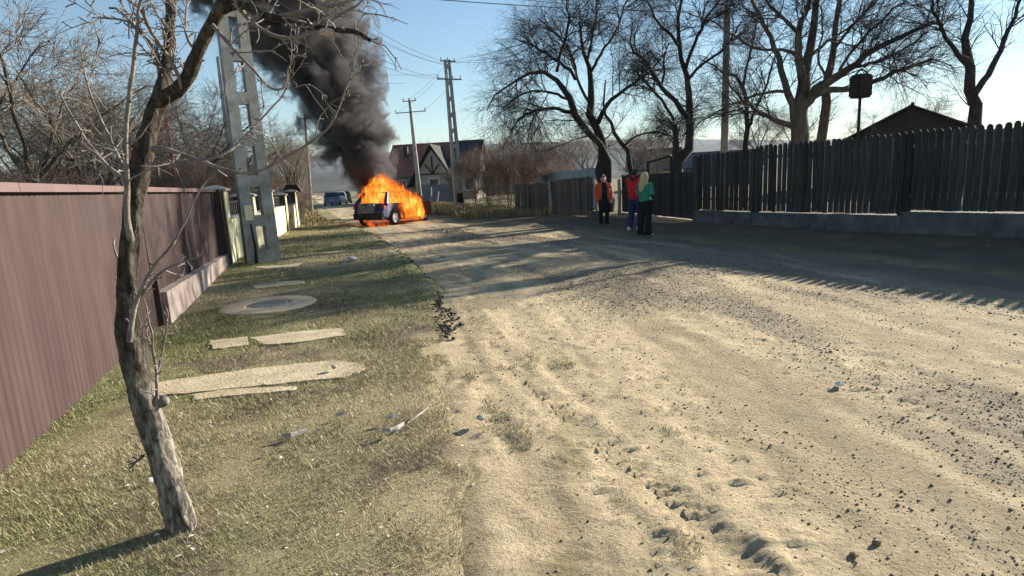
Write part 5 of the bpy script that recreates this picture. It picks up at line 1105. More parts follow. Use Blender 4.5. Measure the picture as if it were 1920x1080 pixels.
# ------------------------------------------------------------------ cars
def loft(g, stations, ring):
    P = np.array([ring(*s) for s in stations]); a, n, _ = P.shape
    i = np.arange(a - 1)[:, None] * n; k = np.arange(n)[None]; k2 = (k + 1) % n
    q = np.stack([i + k, i + k2, i + n + k2, i + n + k], -1).reshape(-1, 4)
    t = [[0, j + 1, j] for j in range(1, n - 1)] + [[(a - 1) * n, (a - 1) * n + j, (a - 1) * n + j + 1] for j in range(1, n - 1)]
    g.add(P.reshape(-1, 3), q, t)
def body_ring(y, zb, zs, zt, w):
    h = [(-w * .9, zb), (-w, zb + .14), (-w * 1.0, (zb + zs) / 2 + .05), (-w * .985, zs - .06), (-w * .94, zs), (-w * .6, zt), (0, zt + .012)]
    pts = h + [(-x_, z_) for x_, z_ in h[-2::-1]] + [(0, zb)]
    return [(x_, y, z_) for x_, z_ in pts]
def car(name, loc, rz, paint, label, burnt=False, group=None):
    root = empty(name, loc, rz, label, 'car', group)
    # y: rear -> front
    st = [(-1.95, .42, .80, .80, .70), (-1.90, .3, .90, .90, .77), (-1.7, .24, .93, .93, .81), (-1.2, .2, .92, .93, .825), (0, .18, .90, .92, .83), (.75, .2, .89, .93, .82), (.95, .2, .88, .92, .82), (1.5, .24, .80, .86, .79), (1.82, .28, .70, .76, .74), (1.95, .36, .56, .60, .64)]
    if burnt: st[0:2] = [(-1.95, .30, .62, .60, .72), (-1.93, .26, .70, .68, .77)]
    g = Geo(); loft(g, st, body_ring); g.build('body', M[paint], root, False)
    # wheel arches and wheels
    for sx in (-1, 1):
        for wy in (-1.22, 1.2):
            Mx = [[0, 0, sx], [0, 1, 0], [-sx, 0, 0]]
            Geo().lathe([(0, .0), (.36, .0), (.37, .012)], 20, Mx, (sx * .822, wy, .34)).build('wheel_arch', M['charred'], root)
            w = Geo().lathe([(.20, -.08), (.27, -.09), (.295, -.06), (.3, .0), (.295, .06), (.27, .09), (.2, .08)], 22, Mx, (sx * .79, wy, .30)).build('wheel', M['rubber'], root, True)
            r_ = Geo().lathe([(0, .075), (.05, .085), (.08, .06), (.19, .07), (.205, .085), (.205, 0)], 22, Mx, (sx * .79, wy, .30))
            r_.build('rim', M['hubcap'], w, True)
    # pillars and roof
    zr = 1.42; roofp = [(-.56, -1.35), (.56, -1.35), (.58, .15), (-.58, .15)]
    fr = 'charred' if burnt else paint
    if not (burnt):
        g = Geo(); g.hexa([(-.6, -1.4, zr - .05), (.6, -1.4, zr - .05), (.61, .15, zr - .05), (-.61, .15, zr - .05), (-.52, -1.3, zr), (.52, -1.3, zr), (.54, .08, zr), (-.54, .08, zr)]); g.build('roof', M[paint], root)
        g = Geo(); g.hexa([(-.78, -1.8, .9), (.78, -1.8, .9), (.78, .88, .9), (-.78, .88, .9), (-.59, -1.38, zr - .055), (.59, -1.38, zr - .055), (.6, .13, zr - .055), (-.6, .13, zr - .055)]); g.build('window_band', M['glass_dark'], root)
    else:
        g = Geo(); g.hexa([(-.57, -1.0, zr - .06), (.5, -1.0, zr - .02), (.6, .15, zr - .05), (-.6, .15, zr - .05), (-.52, -1.0, zr - .03), (.5, -1.0, zr + .0), (.54, .08, zr - .01), (-.54, .08, zr - .01)]); g.build('roof', M['charred'], root)
    for sx in (-1, 1):
        for (ya, yb, rr_, nm) in ((-1.72, -1.32, .07 if burnt else .05, 'rear_pillar'), (-.35, -.45, .035, 'door_pillar'), (.88, .16, .04, 'front_pillar')):
            Geo().tube([(sx * .78, ya, .9), (sx * .60, yb, zr - .03)], [rr_ * 1.5, rr_], 6).build(nm, M[paint if nm == 'rear_pillar' else fr], root)
        Geo().hexa([(sx * .76 - .04, -1.93, .72), (sx * .76 + .04, -1.90, .72), (sx * .76 + .04, -1.8, .72), (sx * .76 - .04, -1.8, .72), (sx * .745 - .04, -1.88, .93), (sx * .745 + .04, -1.85, .93), (sx * .745 + .04, -1.75, .93), (sx * .745 - .04, -1.75, .93)]).build('tail_light', M['lamp_red'], root)
    Geo().box((0, -1.96, .42), (1.5, .12, .26)).build('rear_bumper', M['charred' if burnt else paint], root)
    if not burnt:
        Geo().box((0, -1.99, .55), (.5, .02, .11)).build('number_plate', M['white_trim'], root)
    else:
        Geo().hexa([(-.52, -1.99, .52), (.36, -1.99, .52), (.36, -1.9, .52), (-.52, -1.9, .52), (-.5, -1.97, .98), (.32, -1.97, .98), (.32, -1.88, .98), (-.5, -1.88, .98)]).build('tailgate', M['scorched_grey'], root)
        Geo().box((-.08, -2.0, .9), (.12, .03, .06)).build('latch', M['charred'], root)
        dr = Geo().hexa([(0, 0, .28), (.04, 0, .28), (.04, -1.0, .28), (0, -1.0, .28), (-.03, .02, .9), (.02, .02, .9), (.02, -.95, .92), (-.03, -.95, .92)]).build('door', M['charred'], root)
        dr.location = (.84, .72, 0); dr.rotation_euler = (0, 0, math.radians(68))
        Geo().box((.045, -.85, .75), (.02, .14, .04)).build('handle', M['rubber'], dr)
        for k, x_ in enumerate((-.32, .32)):
            Geo().box((x_, .1, .95), (.42, .14, .6)).build('seat_back', M['charred'], root)
        Geo().box((.0, -1.4, .62), (1.3, .5, .1)).build('parcel_floor', M['charred'], root)
    return root
cp = gpt(722, 421)
car_rz = math.radians(-24)
# rear right wheel of the burning car stands at pixel (738, 421)
wp = gpt(739, 421); lx, ly = .76, -1.22
cx_ = wp[0] - (lx * math.cos(car_rz) - ly * math.sin(car_rz)); cy_ = wp[1] - (lx * math.sin(car_rz) + ly * math.cos(car_rz))
CAR = np.array([cx_, cy_])
car('burning_car', (cx_, cy_, 0), car_rz, 'car_blue', 'dark blue hatchback on fire with its door open on the dirt road', True)
for (px_, py_, a, paint, lab) in ((624, 385, .28, 'car_steel', 'steel blue car parked far down the road'), (636, 383, .3, 'car_white', 'white car parked far down the road behind the blue one'), (645, 381, .3, 'car_black', 'black car parked farthest down the road behind the white one')):
    p_ = gpt(px_, py_); car('parked_car', (p_[0], p_[1], 0), a, paint, lab)

# ------------------------------------------------------------------ people
def cap_chain(pts, rad, g=None, sides=14, dome=.75):
    """rounded tapered limb: pts with radii, closed with domes; rad may be (rx, ry)"""
    g = g or Geo(); pts = np.asarray(pts, float); rad = np.asarray([(r_, r_) if np.isscalar(r_) else r_ for r_ in rad], float)
    P = [pts[0] - unit(pts[1] - pts[0]) * rad[0].mean() * dome] + list(pts) + [pts[-1] + unit(pts[-1] - pts[-2]) * rad[-1].mean() * dome]
    kk = .45 if dome > .3 else .9; Rr = [rad[0] * kk] + list(rad) + [rad[-1] * kk]; P = np.array(P); Rr = np.array(Rr)
    tg = np.gradient(P, axis=0); tg = unit(tg); a = np.arange(sides) * 2 * np.pi / sides; V = []
    for i in range(len(P)):
        t = tg[i]; ref = np.array([1.0, 0, 0]) if abs(t[0]) < .9 else np.array([0, 1.0, 0])
        u = unit(ref - t * (ref @ t)); w = np.cross(t, u)
        V.append(P[i] + np.cos(a)[:, None] * u * Rr[i, 0] + np.sin(a)[:, None] * w * Rr[i, 1])
    V = np.array(V); n = len(P); i = np.arange(n - 1)[:, None] * sides; k = np.arange(sides)[None]; k2 = (k + 1) % sides
    q = np.stack([i + k, i + k2, i + sides + k2, i + sides + k], -1).reshape(-1, 4)
    v = np.concatenate([V.reshape(-1, 3), P[:1], P[-1:]]); m = n * sides
    t = [[m, (j + 1) % sides, j] for j in range(sides)] + [[m + 1, (n - 1) * sides + j, (n - 1) * sides + (j + 1) % sides] for j in range(sides)]
    g.add(v, q, t); return g
def fuse(name, geos, voxel, mat, parent, smooth=3):
    g = Geo()
    for k in geos:
        g.add(np.concatenate(k.v), np.concatenate(k.q) if k.q else None, np.concatenate(k.t) if k.t else None)
    o = g.build(name, None, None, True)
    md = o.modifiers.new('r', 'REMESH'); md.mode = 'VOXEL'; md.voxel_size = voxel; md.use_smooth_shade = True
    if smooth: ms = o.modifiers.new('s', 'SMOOTH'); ms.iterations = smooth; ms.factor = .5
    dg_ = bpy.context.evaluated_depsgraph_get(); dg_.update(); me = bpy.data.meshes.new_from_object(o.evaluated_get(dg_))
    bpy.data.objects.remove(o); me.name = name
    if mat.startswith('cloth') or mat == 'denim':      # creases
        n = len(me.vertices); co = np.empty(n * 3, np.float32); no = np.empty(n * 3, np.float32); me.vertices.foreach_get('co', co); me.vertices.foreach_get('normal', no)
        co = co.reshape(-1, 3); no = no.reshape(-1, 3); k = fbm(co[:, 2] * 17 + co[:, 0] * 6, co[:, 0] * 9 - co[:, 1] * 9 + co[:, 2] * 5, 5, 3) - .5
        me.vertices.foreach_set('co', (co + no * ((k + .22) * .034)[:, None]).astype(np.float32).ravel()); me.update()
    return link(name, me, M[mat], parent)
def ell(c, r, g=None, n=16):
    g = g or Geo(); prof = [(math.sin(t) * 1.0, -math.cos(t)) for t in np.linspace(.02, math.pi - .02, 11)]
    g.lathe([(a * 1.0, b) for a, b in prof], n, [[r[0], 0, 0], [0, r[1], 0], [0, 0, r[2]]], c); return g
def hand(c, d, palm, curl=.5, side=1):
    """palm centred at c, fingers along d, palm normal 'palm'"""
    d = unit(np.array(d, float)); nrm = unit(np.array(palm, float)); nrm = unit(nrm - d * (nrm @ d)); w = np.cross(d, nrm) * side; c = np.array(c, float)
    out = [cap_chain([c - d * .045, c, c + d * .035], [(.032, .02), (.04, .02), (.036, .017)])]
    for k, (off, L) in enumerate(((-.03, .065), (-.01, .078), (.01, .072), (.029, .056))):
        b = c + d * .035 + w * off; p1 = b + unit(d * math.cos(curl * .5) + nrm * math.sin(curl * .5)) * L * .5; p2 = p1 + unit(d * math.cos(curl * 1.4) + nrm * math.sin(curl * 1.4)) * L * .5
        out.append(cap_chain([b, p1, p2], [.0105, .0095, .008], sides=8))
    b = c - d * .02 - w * .03; p1 = b + unit(-w * .8 + d * .6 + nrm * .3) * .035; p2 = p1 + unit(d * .9 + nrm * .5) * .03
    out.append(cap_chain([b, p1, p2], [.014, .011, .009], sides=8)); return out
def head(c, yaw=0.0, s=1.0):
    """face towards local -y before yaw"""
    out = []; c = np.array(c, float); ca, sa = math.cos(yaw), math.sin(yaw)
    def T(p): return c + s * np.array([p[0] * ca - p[1] * sa, p[0] * sa + p[1] * ca, p[2]])
    out.append(ell(T((0, .012, .03)), (.078 * s, .096 * s, .10 * s))); out.append(ell(T((0, -.02, -.045)), (.06 * s, .068 * s, .075 * s)))
    out.append(cap_chain([T((0, -.092, .02)), T((0, -.108, -.018))], [.010 * s, .016 * s], sides=8))
    for sx in (-1, 1): out.append(ell(T((sx * .08, .012, -.005)), (.014 * s, .024 * s, .034 * s))); out.append(ell(T((sx * .033, -.078, -.02)), (.022 * s, .015 * s, .018 * s)))
    out.append(ell(T((0, -.082, -.062)), (.026 * s, .012 * s, .009 * s))); out.append(ell(T((0, -.075, -.095)), (.026 * s, .022 * s, .02 * s)))
    return out, T
def shoe(x_, y_, rz, L=.27, z=0):
    c, s = math.cos(rz), math.sin(rz)
    def T(p): return (x_ + p[0] * c - p[1] * s, y_ + p[0] * s + p[1] * c, z + p[2])
    return [cap_chain([T((0, .08, .045)), T((0, -.02, .045)), T((0, -.13, .035))], [(.04, .045), (.045, .042), (.042, .03)]), cap_chain([T((0, .07, .05)), T((0, .065, .11))], [.045, .042])]
def person(loc, rz, label):
    return empty('person', loc, rz, label, 'person', None)
def face(root, T):
    g = Geo()
    for sx in (-1, 1): ell(T((sx * .032, -.084, .012)), (.012, .006, .006), g, 8)
    g.build('eye_pair', M['hair_dark'], root); g = Geo()
    for sx in (-1, 1): g.box(T((sx * .033, -.088, .034)), (.036, .008, .007))
    g.build('eyebrow_pair', M['hair_dark'], root)
    Geo().box(T((0, -.093, -.062)), (.042, .006, .008)).build('mouth', M['lip'], root)
pmat('lip', [(0.3, 0.09, 0.08), (0.36, 0.12, 0.1)], 10, .5, 0)
pmat('phone', [(0.012, 0.012, 0.014), (0.02, 0.02, 0.022)], 10, .3, 0)

# person in orange: faces the road (local -y), jacket open over black
def person_orange():
    p0 = gpt(1133, 422); S = 1.0
    root = person(tuple(p0), .1, 'person in an open orange jacket over black clothes standing by the board fence')
    hd, T = head((0, -.01, 1.52))
    legs = []
    for sx in (-1, 1): legs.append(cap_chain([(sx * .09, 0, .88), (sx * .1, -.01, .48), (sx * .105, .015, .09)], [.088, .062, .042]))
    torso = cap_chain([(0, 0, .86), (0, .0, 1.0), (0, 0, 1.2), (0, 0, 1.33), (0, .01, 1.42)], [(.155, .115), (.14, .1), (.155, .105), (.165, .09), (.06, .06)])
    neck = cap_chain([(0, .01, 1.36), (0, 0, 1.47)], [.052, .05])
    armL = [(-.19, .01, 1.33), (-.25, .03, 1.07), (-.245, -.03, .83)]; armR = [(.19, .01, 1.33), (.255, .02, 1.08), (.235, -.07, .86)]
    arms = [cap_chain(a, [.05, .042, .032]) for a in (armL, armR)]
    hands = hand((-.243, -.05, .76), (0, -.1, -1), (.8, -.2, 0), .5, 1) + hand((.225, -.1, .79), (-.05, -.15, -1), (-.8, -.2, 0), .6, -1)
    fuse('body', hd + legs + [torso, neck] + arms + hands, .0098, 'skin', root, 2)
    j = [cap_chain([(0, .035, .84), (0, .035, 1.05), (0, .03, 1.22), (0, .02, 1.34), (0, .02, 1.41)], [(.195, .105), (.185, .105), (.19, .105), (.2, .09), (.085, .07)], dome=.1)]
    for sx in (-1, 1):
        j.append(cap_chain([(sx * .125, -.07, .86), (sx * .125, -.085, 1.1), (sx * .115, -.07, 1.3), (sx * .07, -.03, 1.41)], [(.075, .03), (.07, .03), (.065, .03), (.03, .03)]))
    for a in (armL, armR): a = np.array(a); j.append(cap_chain(a * [1.0, 1, 1] , [.078, .07, .056]))
    fuse('jacket', j, .014, 'cloth_orange', root, 3)
    fuse('top', [cap_chain([(0, -.02, .8), (0, -.035, 1.0), (0, -.035, 1.2), (0, -.03, 1.33), (0, -.01, 1.41)], [(.15, .105), (.135, .1), (.14, .1), (.12, .085), (.06, .06)])], .014, 'cloth_black', root)
    fuse('skirt', [cap_chain([(0, 0, .92), (0, 0, .75), (0, 0, .52)], [(.165, .125), (.19, .145), (.185, .14)], dome=.1)] , .012, 'cloth_black', root)
    for sx in (-1, 1): fuse('legging', [cap_chain([(sx * .1, 0, .6), (sx * .1, -.01, .45), (sx * .105, .015, .1)], [.075, .07, .05])], .01, 'cloth_black', root)
    for sx in (-1, 1): fuse('shoe', shoe(sx * .11, .0, sx * .2, z=0), .008, 'cloth_black', root)
    fuse('hair', [ell((0, .035, 1.565), (.088, .09, .095)), ell((0, .06, 1.65), (.045, .045, .04)), cap_chain([(-.075, .0, 1.58), (-.082, .03, 1.49)], [.02, .025]), cap_chain([(.075, .0, 1.58), (.082, .03, 1.49)], [.02, .025]), cap_chain([(-.06, -.055, 1.605), (0, -.065, 1.62), (.06, -.055, 1.605)], [.02, .02, .02])], .008, 'hair_dark', root)
    face(root, T)
person_orange()
# person in red: back to us, holding up a phone, looking down the road
def person_red():
    p0 = gpt(1192, 433); root = person(tuple(p0), math.pi - .75, 'person in a red hooded jacket and jeans holding up a phone by the gate')
    root.scale = (1.03, 1.03, 1.03)
    hd, T = head((0, -.03, 1.6), .05)
    L1 = [(-.1, 0, .92), (-.13, -.03, .5), (-.14, .03, .09)]; L2 = [(.1, 0, .92), (.12, .02, .5), (.14, .1, .09)]
    legs = [cap_chain(l, [.092, .068, .045]) for l in (L1, L2)]
    torso = cap_chain([(0, 0, .9), (0, .0, 1.1), (0, 0, 1.28), (0, 0, 1.42), (0, .0, 1.5)], [(.15, .11), (.15, .105), (.17, .11), (.18, .1), (.06, .06)])
    armL = [(-.2, 0, 1.42), (-.27, -.1, 1.2), (-.13, -.31, 1.4)]; armR = [(.2, 0, 1.42), (.27, -.1, 1.2), (.09, -.31, 1.38)]
    arms = [cap_chain(a, [.055, .046, .034]) for a in (armL, armR)]
    hands = hand((-.1, -.36, 1.45), (.35, -.2, .9), (.6, -.5, 0), .9, 1) + hand((.06, -.36, 1.43), (-.35, -.2, .9), (-.6, -.5, 0), .9, -1)
    fuse('body', hd + legs + [torso, cap_chain([(0, .0, 1.44), (0, -.02, 1.55)], [.056, .054])] + arms + hands, .0098, 'skin', root, 2)
    j = [cap_chain([(0, 0, .9), (0, 0, .98), (0, .01, 1.2), (0, .01, 1.38), (0, .01, 1.48), (0, 0, 1.53)], [(.19, .14), (.195, .145), (.205, .145), (.205, .13), (.11, .09), (.085, .08)], dome=.1)]
    for a in (armL, armR): j.append(cap_chain(a, [.085, .075, .055]))
    fuse('jacket', j, .014, 'cloth_red', root, 3)
    fuse('hood', [cap_chain([(-.1, .04, 1.51), (-.08, .1, 1.47), (0, .135, 1.43), (.08, .1, 1.47), (.1, .04, 1.51)], [.024, .03, .036, .03, .024])], .014, 'cloth_black', root)
    for l in (L1, L2): fuse('trouser_leg', [cap_chain([(l[0][0], 0, .95), l[1], (l[2][0], l[2][1], .1)], [(.115, .12), .088, .065], dome=.1), cap_chain([(0, 0, .84), (0, 0, .95)], [(.15, .125), (.17, .13)])], .014, 'denim', root)
    fuse('shoe', shoe(-.14, .03, -.15), .008, 'shoe_white', root); fuse('shoe', shoe(.14, .1, .25), .008, 'shoe_white', root)
    fuse('hair', [ell((0, .0, 1.66), (.084, .09, .075)), ell((0, .04, 1.625), (.078, .07, .085))], .008, 'hair_dark', root)
    face(root, T)
    ph = Geo().box((-.02, -.375, 1.5), (.15, .012, .078)).build('phone', M['phone']); ph.name = 'phone'
    ph.location = root.location; ph.rotation_euler = root.rotation_euler; ph.scale = root.scale; tag(ph, 'dark phone held up by the person in red', 'phone')
person_red()
# person in green: long fair hair, black flared trousers
def person_green():
    p0 = gpt(1210, 443); root = person(tuple(p0), math.pi - .95, 'person with long blond hair in a green top and black flared trousers'); root.scale = (.985,) * 3
    hd, T = head((0, -.02, 1.56), .1)
    L1 = [(-.09, 0, .9), (-.1, -.02, .48), (-.1, 0, .09)]; L2 = [(.09, 0, .9), (.1, .02, .48), (.11, .07, .09)]
    legs = [cap_chain(l, [.088, .06, .042]) for l in (L1, L2)]
    torso = cap_chain([(0, 0, .88), (0, .0, 1.06), (0, 0, 1.24), (0, 0, 1.37), (0, .0, 1.45)], [(.155, .115), (.13, .1), (.15, .11), (.16, .09), (.055, .055)])
    armL = [(-.175, .0, 1.37), (-.22, -.02, 1.12), (-.06, -.19, 1.1)]; armR = [(.175, 0, 1.37), (.22, -.0, 1.12), (.1, -.2, 1.06)]
    arms = [cap_chain(a, [.048, .04, .03]) for a in (armL, armR)]
    hands = hand((-.0, -.23, 1.12), (.9, -.3, .1), (0, .6, .3), .6, 1) + hand((.06, -.26, 1.0), (-.4, -.3, -.8), (-.5, .4, 0), .7, -1)
    fuse('body', hd + legs + [torso, cap_chain([(0, .0, 1.4), (0, -.01, 1.51)], [.05, .048])] + arms + hands, .0098, 'skin', root, 2)
    j = [cap_chain([(0, 0, .92), (0, 0, 1.05), (0, 0, 1.22), (0, 0, 1.35), (0, 0, 1.43)], [(.17, .13), (.155, .12), (.175, .128), (.175, .11), (.075, .07)], dome=.1)]
    for a in (armL, armR): j.append(cap_chain(a, [.07, .06, .045]))
    fuse('top', j, .014, 'cloth_green', root, 3)
    for l in (L1, L2): fuse('trouser_leg', [cap_chain([(l[0][0], 0, .93), l[1], (l[2][0], l[2][1], .2), (l[2][0], l[2][1], .06)], [(.118, .125), .078, .078, .085], dome=.1), cap_chain([(0, 0, .82), (0, 0, .95)], [(.15, .125), (.165, .128)])], .014, 'cloth_black', root)
    fuse('shoe', shoe(-.1, -.06, -.1), .008, 'shoe_beige', root); fuse('shoe', shoe(.11, .02, .1), .008, 'shoe_beige', root)
    fuse('hair', [ell((0, .01, 1.615), (.09, .1, .085)), cap_chain([(0, .05, 1.6), (0, .085, 1.48), (.01, .11, 1.34), (.03, .115, 1.22)], [(.088, .07), (.095, .065), (.095, .055), (.06, .035)]), cap_chain([(-.075, .0, 1.58), (-.09, .03, 1.46), (-.1, .05, 1.32)], [.03, .035, .03]), cap_chain([(.075, .0, 1.58), (.09, .03, 1.46), (.1, .05, 1.34)], [.03, .035, .03])], .009, 'hair_blond', root)
    face(root, T)
person_green()
# ------------------------------------------------------------------ fire and smoke
def math_n(nt, op, a, b=None, c=None):
    n = nt.nodes.new('ShaderNodeMath'); n.operation = op
    for i, v in enumerate((a, b, c)):
        if v is None: continue
        if isinstance(v, (int, float)): n.inputs[i].default_value = v
        else: nt.links.new(v, n.inputs[i])
    return n.outputs[0]
def curve_n(nt, fac, xs, ys):
    """piecewise linear map through a float curve on 0..1"""
    x0, x1 = min(xs), max(xs); y0, y1 = min(ys), max(ys)
    f = math_n(nt, 'DIVIDE', math_n(nt, 'SUBTRACT', fac, x0), x1 - x0)
    c = nt.nodes.new('ShaderNodeFloatCurve'); cm = c.mapping; cu = cm.curves[0]
    pts = [((x - x0) / (x1 - x0), (y - y0) / (y1 - y0 + 1e-9)) for x, y in zip(xs, ys)]
    while len(cu.points) < len(pts): cu.points.new(.5, .5)
    for p, (a, b) in zip(cu.points, pts): p.location = (a, b); p.handle_type = 'AUTO_CLAMPED'
    cm.update(); nt.links.new(f, c.inputs['Value'])
    return math_n(nt, 'MULTIPLY_ADD', c.outputs[0], y1 - y0, y0)
def remeshed(name, blobs, voxel):
    g = Geo()
    for c, r in blobs: ell(c, (r, r, r), g, 14)
    o = g.build(name, None, None, True); md = o.modifiers.new('r', 'REMESH'); md.mode = 'VOXEL'; md.voxel_size = voxel
    dg_ = bpy.context.evaluated_depsgraph_get(); dg_.update(); me = bpy.data.meshes.new_from_object(o.evaluated_get(dg_)); bpy.data.objects.remove(o); me.name = name
    return me
Yc = 26.3
# plume axis traced in the photograph: (x, y, radius px)
PL = [(716, 388, 26), (706, 360, 34), (694, 330, 44), (678, 295, 56), (662, 255, 62), (646, 215, 64), (630, 175, 68), (610, 135, 76), (582, 95, 90), (556, 55, 100), (530, 15, 106), (500, -30, 125), (465, -85, 135), (420, -150, 145)]
YS = Yc + 1.5
AX = np.array([at(x_, y_, YS) for x_, y_, _ in PL]); AR = np.array([r_ * Yc / F for *_, r_ in PL]) * np.linspace(1.0, 1.2, len(PL))
me = remeshed('smoke_plume', [(AX[i] * (1 - t) + AX[i + 1] * t, (AR[i] * (1 - t) + AR[i + 1] * t) * 1.4) for i in range(len(AX) - 1) for t in (0, .5)] + [(at(730, 352, YS), .9)], .26)
m = bpy.data.materials.new('smoke'); m.use_nodes = True; nt = m.node_tree; nt.nodes.clear(); L = nt.links.new
out = add(nt, 'ShaderNodeOutputMaterial'); pv = add(nt, 'ShaderNodeVolumePrincipled'); L(pv.outputs[0], out.inputs['Volume'])
ge = add(nt, 'ShaderNodeNewGeometry'); sep = add(nt, 'ShaderNodeSeparateXYZ'); L(ge.outputs['Position'], sep.inputs[0])
order = np.argsort(AX[:, 2]); zs = list(AX[order, 2]); xc = curve_n(nt, sep.outputs[2], zs, list(AX[order, 0])); rc = curve_n(nt, sep.outputs[2], zs, list(AR[order]))
nb_ = add(nt, 'ShaderNodeTexNoise', Scale=.75, Detail=2.0, Roughness=.5); L(ge.outputs['Position'], nb_.inputs[0])
warp = add(nt, 'ShaderNodeVectorMath', operation='MULTIPLY_ADD'); L(nb_.outputs['Color'], warp.inputs[0]); warp.inputs[1].default_value = (1.6, 1.6, 1.6); L(ge.outputs['Position'], warp.inputs[2])
n1 = add(nt, 'ShaderNodeTexNoise', Scale=1.1, Detail=5.5, Roughness=.6, Lacunarity=2.1); L(warp.outputs[0], n1.inputs[0])
dx = math_n(nt, 'SUBTRACT', sep.outputs[0], xc); dy = math_n(nt, 'SUBTRACT', sep.outputs[1], YS)
dist = math_n(nt, 'DIVIDE', math_n(nt, 'SQRT', math_n(nt, 'ADD', math_n(nt, 'MULTIPLY', dx, dx), math_n(nt, 'MULTIPLY', dy, dy))), rc)
e = math_n(nt, 'SUBTRACT', math_n(nt, 'MULTIPLY_ADD', n1.outputs[0], 4.4, -1.12), dist)        # > 0 inside the billows
dn = math_n(nt, 'MULTIPLY', math_n(nt, 'MINIMUM', math_n(nt, 'MAXIMUM', e, 0.0), .6), 1.0)
zfade = curve_n(nt, sep.outputs[2], [0.2, 1.2, 2.5, 5, 9, 13, 16], [6, 10, 9.0, 7.5, 6.0, 5.0, 4.0])
dens = math_n(nt, 'MULTIPLY', dn, zfade); L(dens, pv.inputs['Density'])
pv.inputs['Color'].default_value = (.2, .187, .187, 1); pv.inputs['Anisotropy'].default_value = .1
pv.inputs['Absorption Color'].default_value = (.0, .0, .0, 1)
m.cycles.volume_sampling = 'MULTIPLE_IMPORTANCE'; m.cycles.volume_step_rate = .22
tag(link('smoke_plume', me, m), 'thick dark smoke plume billowing from the burning car', 'smoke', kind='stuff')

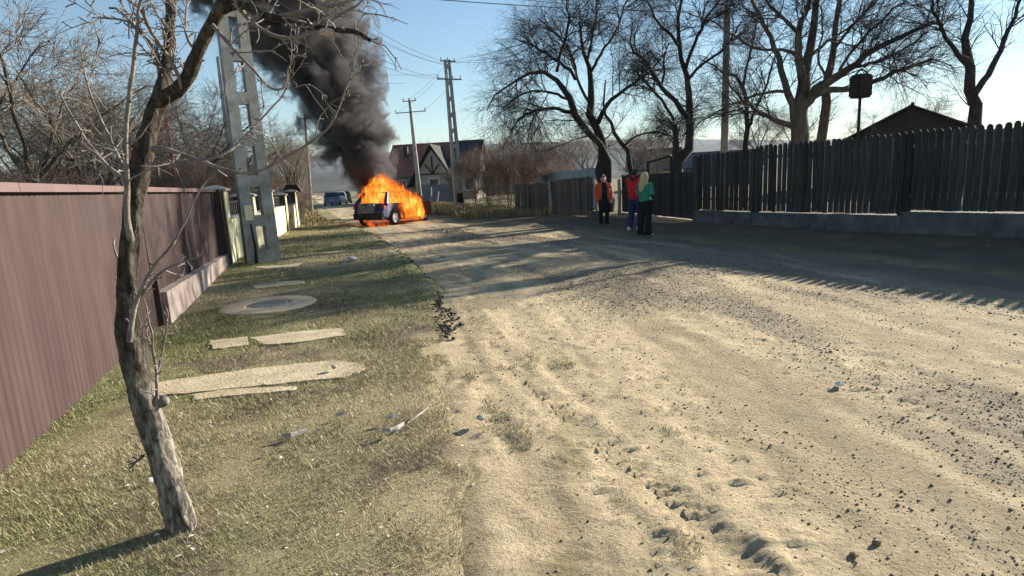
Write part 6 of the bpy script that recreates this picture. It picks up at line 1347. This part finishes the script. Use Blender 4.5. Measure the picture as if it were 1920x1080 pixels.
# flames over the car
FB = [(700, 398, 20), (690, 388, 14), (706, 376, 20), (718, 362, 20), (716, 350, 13), (735, 372, 20), (748, 366, 15), (755, 380, 20), (768, 392, 18), (779, 388, 11), (772, 402, 12), (730, 390, 18), (746, 392, 16)]
YF = Yc + .55
flo = [(at(x_, y_, YF + .2 * math.sin(i * 2.3)), r_ * Yc / F * 1.85) for i, (x_, y_, r_) in enumerate(FB)]
def flame_mat(name, top, sc):
    m = bpy.data.materials.new(name); m.use_nodes = True; nt = m.node_tree; nt.nodes.clear(); L = nt.links.new
    out = add(nt, 'ShaderNodeOutputMaterial'); pv = add(nt, 'ShaderNodeVolumePrincipled'); L(pv.outputs[0], out.inputs['Volume'])
    ge = add(nt, 'ShaderNodeNewGeometry'); mp = add(nt, 'ShaderNodeMapping'); mp.inputs['Scale'].default_value = (1.7, 1.7, .6); L(ge.outputs['Position'], mp.inputs[0])
    nb_ = add(nt, 'ShaderNodeTexNoise', Scale=1.3 * sc, Detail=2.0); L(mp.outputs[0], nb_.inputs[0])
    warp = add(nt, 'ShaderNodeVectorMath', operation='MULTIPLY_ADD'); L(nb_.outputs['Color'], warp.inputs[0]); warp.inputs[1].default_value = (1.1, 1.1, .9); L(mp.outputs[0], warp.inputs[2])
    n1 = add(nt, 'ShaderNodeTexNoise', Scale=3.3 * sc, Detail=5.0, Roughness=.62); L(warp.outputs[0], n1.inputs[0])
    sep = add(nt, 'ShaderNodeSeparateXYZ'); L(ge.outputs['Position'], sep.inputs[0])
    nv = n1.outputs[0]
    if top is not None:                       # flames thin out towards their outline
        zt = curve_n(nt, sep.outputs[0], list(top[:, 0]), list(top[:, 1]))
        over = math_n(nt, 'MULTIPLY', math_n(nt, 'SUBTRACT', sep.outputs[2], zt), 1.1)
        side = math_n(nt, 'MULTIPLY', math_n(nt, 'SUBTRACT', math_n(nt, 'ABSOLUTE', math_n(nt, 'SUBTRACT', sep.outputs[1], YF)), .7), .6)
        pen = math_n(nt, 'MULTIPLY', math_n(nt, 'MAXIMUM', math_n(nt, 'MAXIMUM', math_n(nt, 'MULTIPLY', math_n(nt, 'SUBTRACT', .3, sep.outputs[2]), 1.6), math_n(nt, 'MAXIMUM', over, side)), -.12), 1.05)
        nv = math_n(nt, 'SUBTRACT', math_n(nt, 'MULTIPLY_ADD', math_n(nt, 'SUBTRACT', n1.outputs[0], .5), 2.6, .475), pen)
    col = ramp(nt, [(.36, (.2, .012, .002)), (.46, (.7, .07, .003)), (.58, (1.0, .17, .008)), (.7, (1.0, .36, .03)), (.84, (1.0, .7, .16))], nv)
    st = ramp(nt, [(.36, (.0,) * 3), (.44, (.35,) * 3), (.6, (.8,) * 3), (.75, (1.0,) * 3)], nv)
    dn = ramp(nt, [(.36, (0,) * 3), (.5, (1,) * 3)], nv)
    D = 5.5
    L(math_n(nt, 'MULTIPLY', dn.outputs[0], D), pv.inputs['Density']); pv.inputs['Color'].default_value = (.02, .01, .005, 1); pv.inputs['Absorption Color'].default_value = (0, 0, 0, 1)
    L(col.outputs[0], pv.inputs['Emission Color']); L(math_n(nt, 'MULTIPLY', st.outputs[0], D * .85), pv.inputs['Emission Strength'])
    m.cycles.volume_step_rate = .2
    return m
ftop = np.array([at(x_, y_, YF)[[0, 2]] for x_, y_ in ((668, 405), (676, 380), (688, 362), (700, 342), (711, 328), (724, 338), (740, 352), (754, 360), (766, 370), (778, 372), (789, 382), (798, 410))])
fm = flame_mat('flame', ftop, 1.0)
tag(link('flames', remeshed('flames', flo, .07), fm), 'bright orange flames engulfing the cabin of the blue car', 'fire', kind='stuff')
gf = [(gpt(712, 424) + np.array([0, 0, .03]), .09), (gpt(720, 424) + np.array([0, 0, .04]), .1), (gpt(698, 427) + np.array([0, 0, .06]), .14), (gpt(693, 424) + np.array([0, 0, .12]), .13), (gpt(728, 423) + np.array([0, 0, .03]), .08)]
tag(link('flames', remeshed('flames', gf, .05), flame_mat('flame_low', None, 2.5)), 'small flames licking the ground under the rear bumper', 'fire', kind='stuff')

# ------------------------------------------------------------------ haze
HZ = Geo().box((0, 1500, 112.75), (13000, 9000, 238.5)).build('haze', None); HZ['kind'] = 'stuff'; HZ['label'] = 'thin winter haze lying over the valley and the far hills'; HZ['category'] = 'haze'
m = bpy.data.materials.new('haze'); m.use_nodes = True; nt = m.node_tree; nt.nodes.clear()
out = add(nt, 'ShaderNodeOutputMaterial'); pv = add(nt, 'ShaderNodeVolumePrincipled'); nt.links.new(pv.outputs[0], out.inputs['Volume'])
pv.inputs['Color'].default_value = (.72, .86, 1.0, 1); pv.inputs['Density'].default_value = .00009; pv.inputs['Anisotropy'].default_value = .0
HZ.data.materials.append(m)
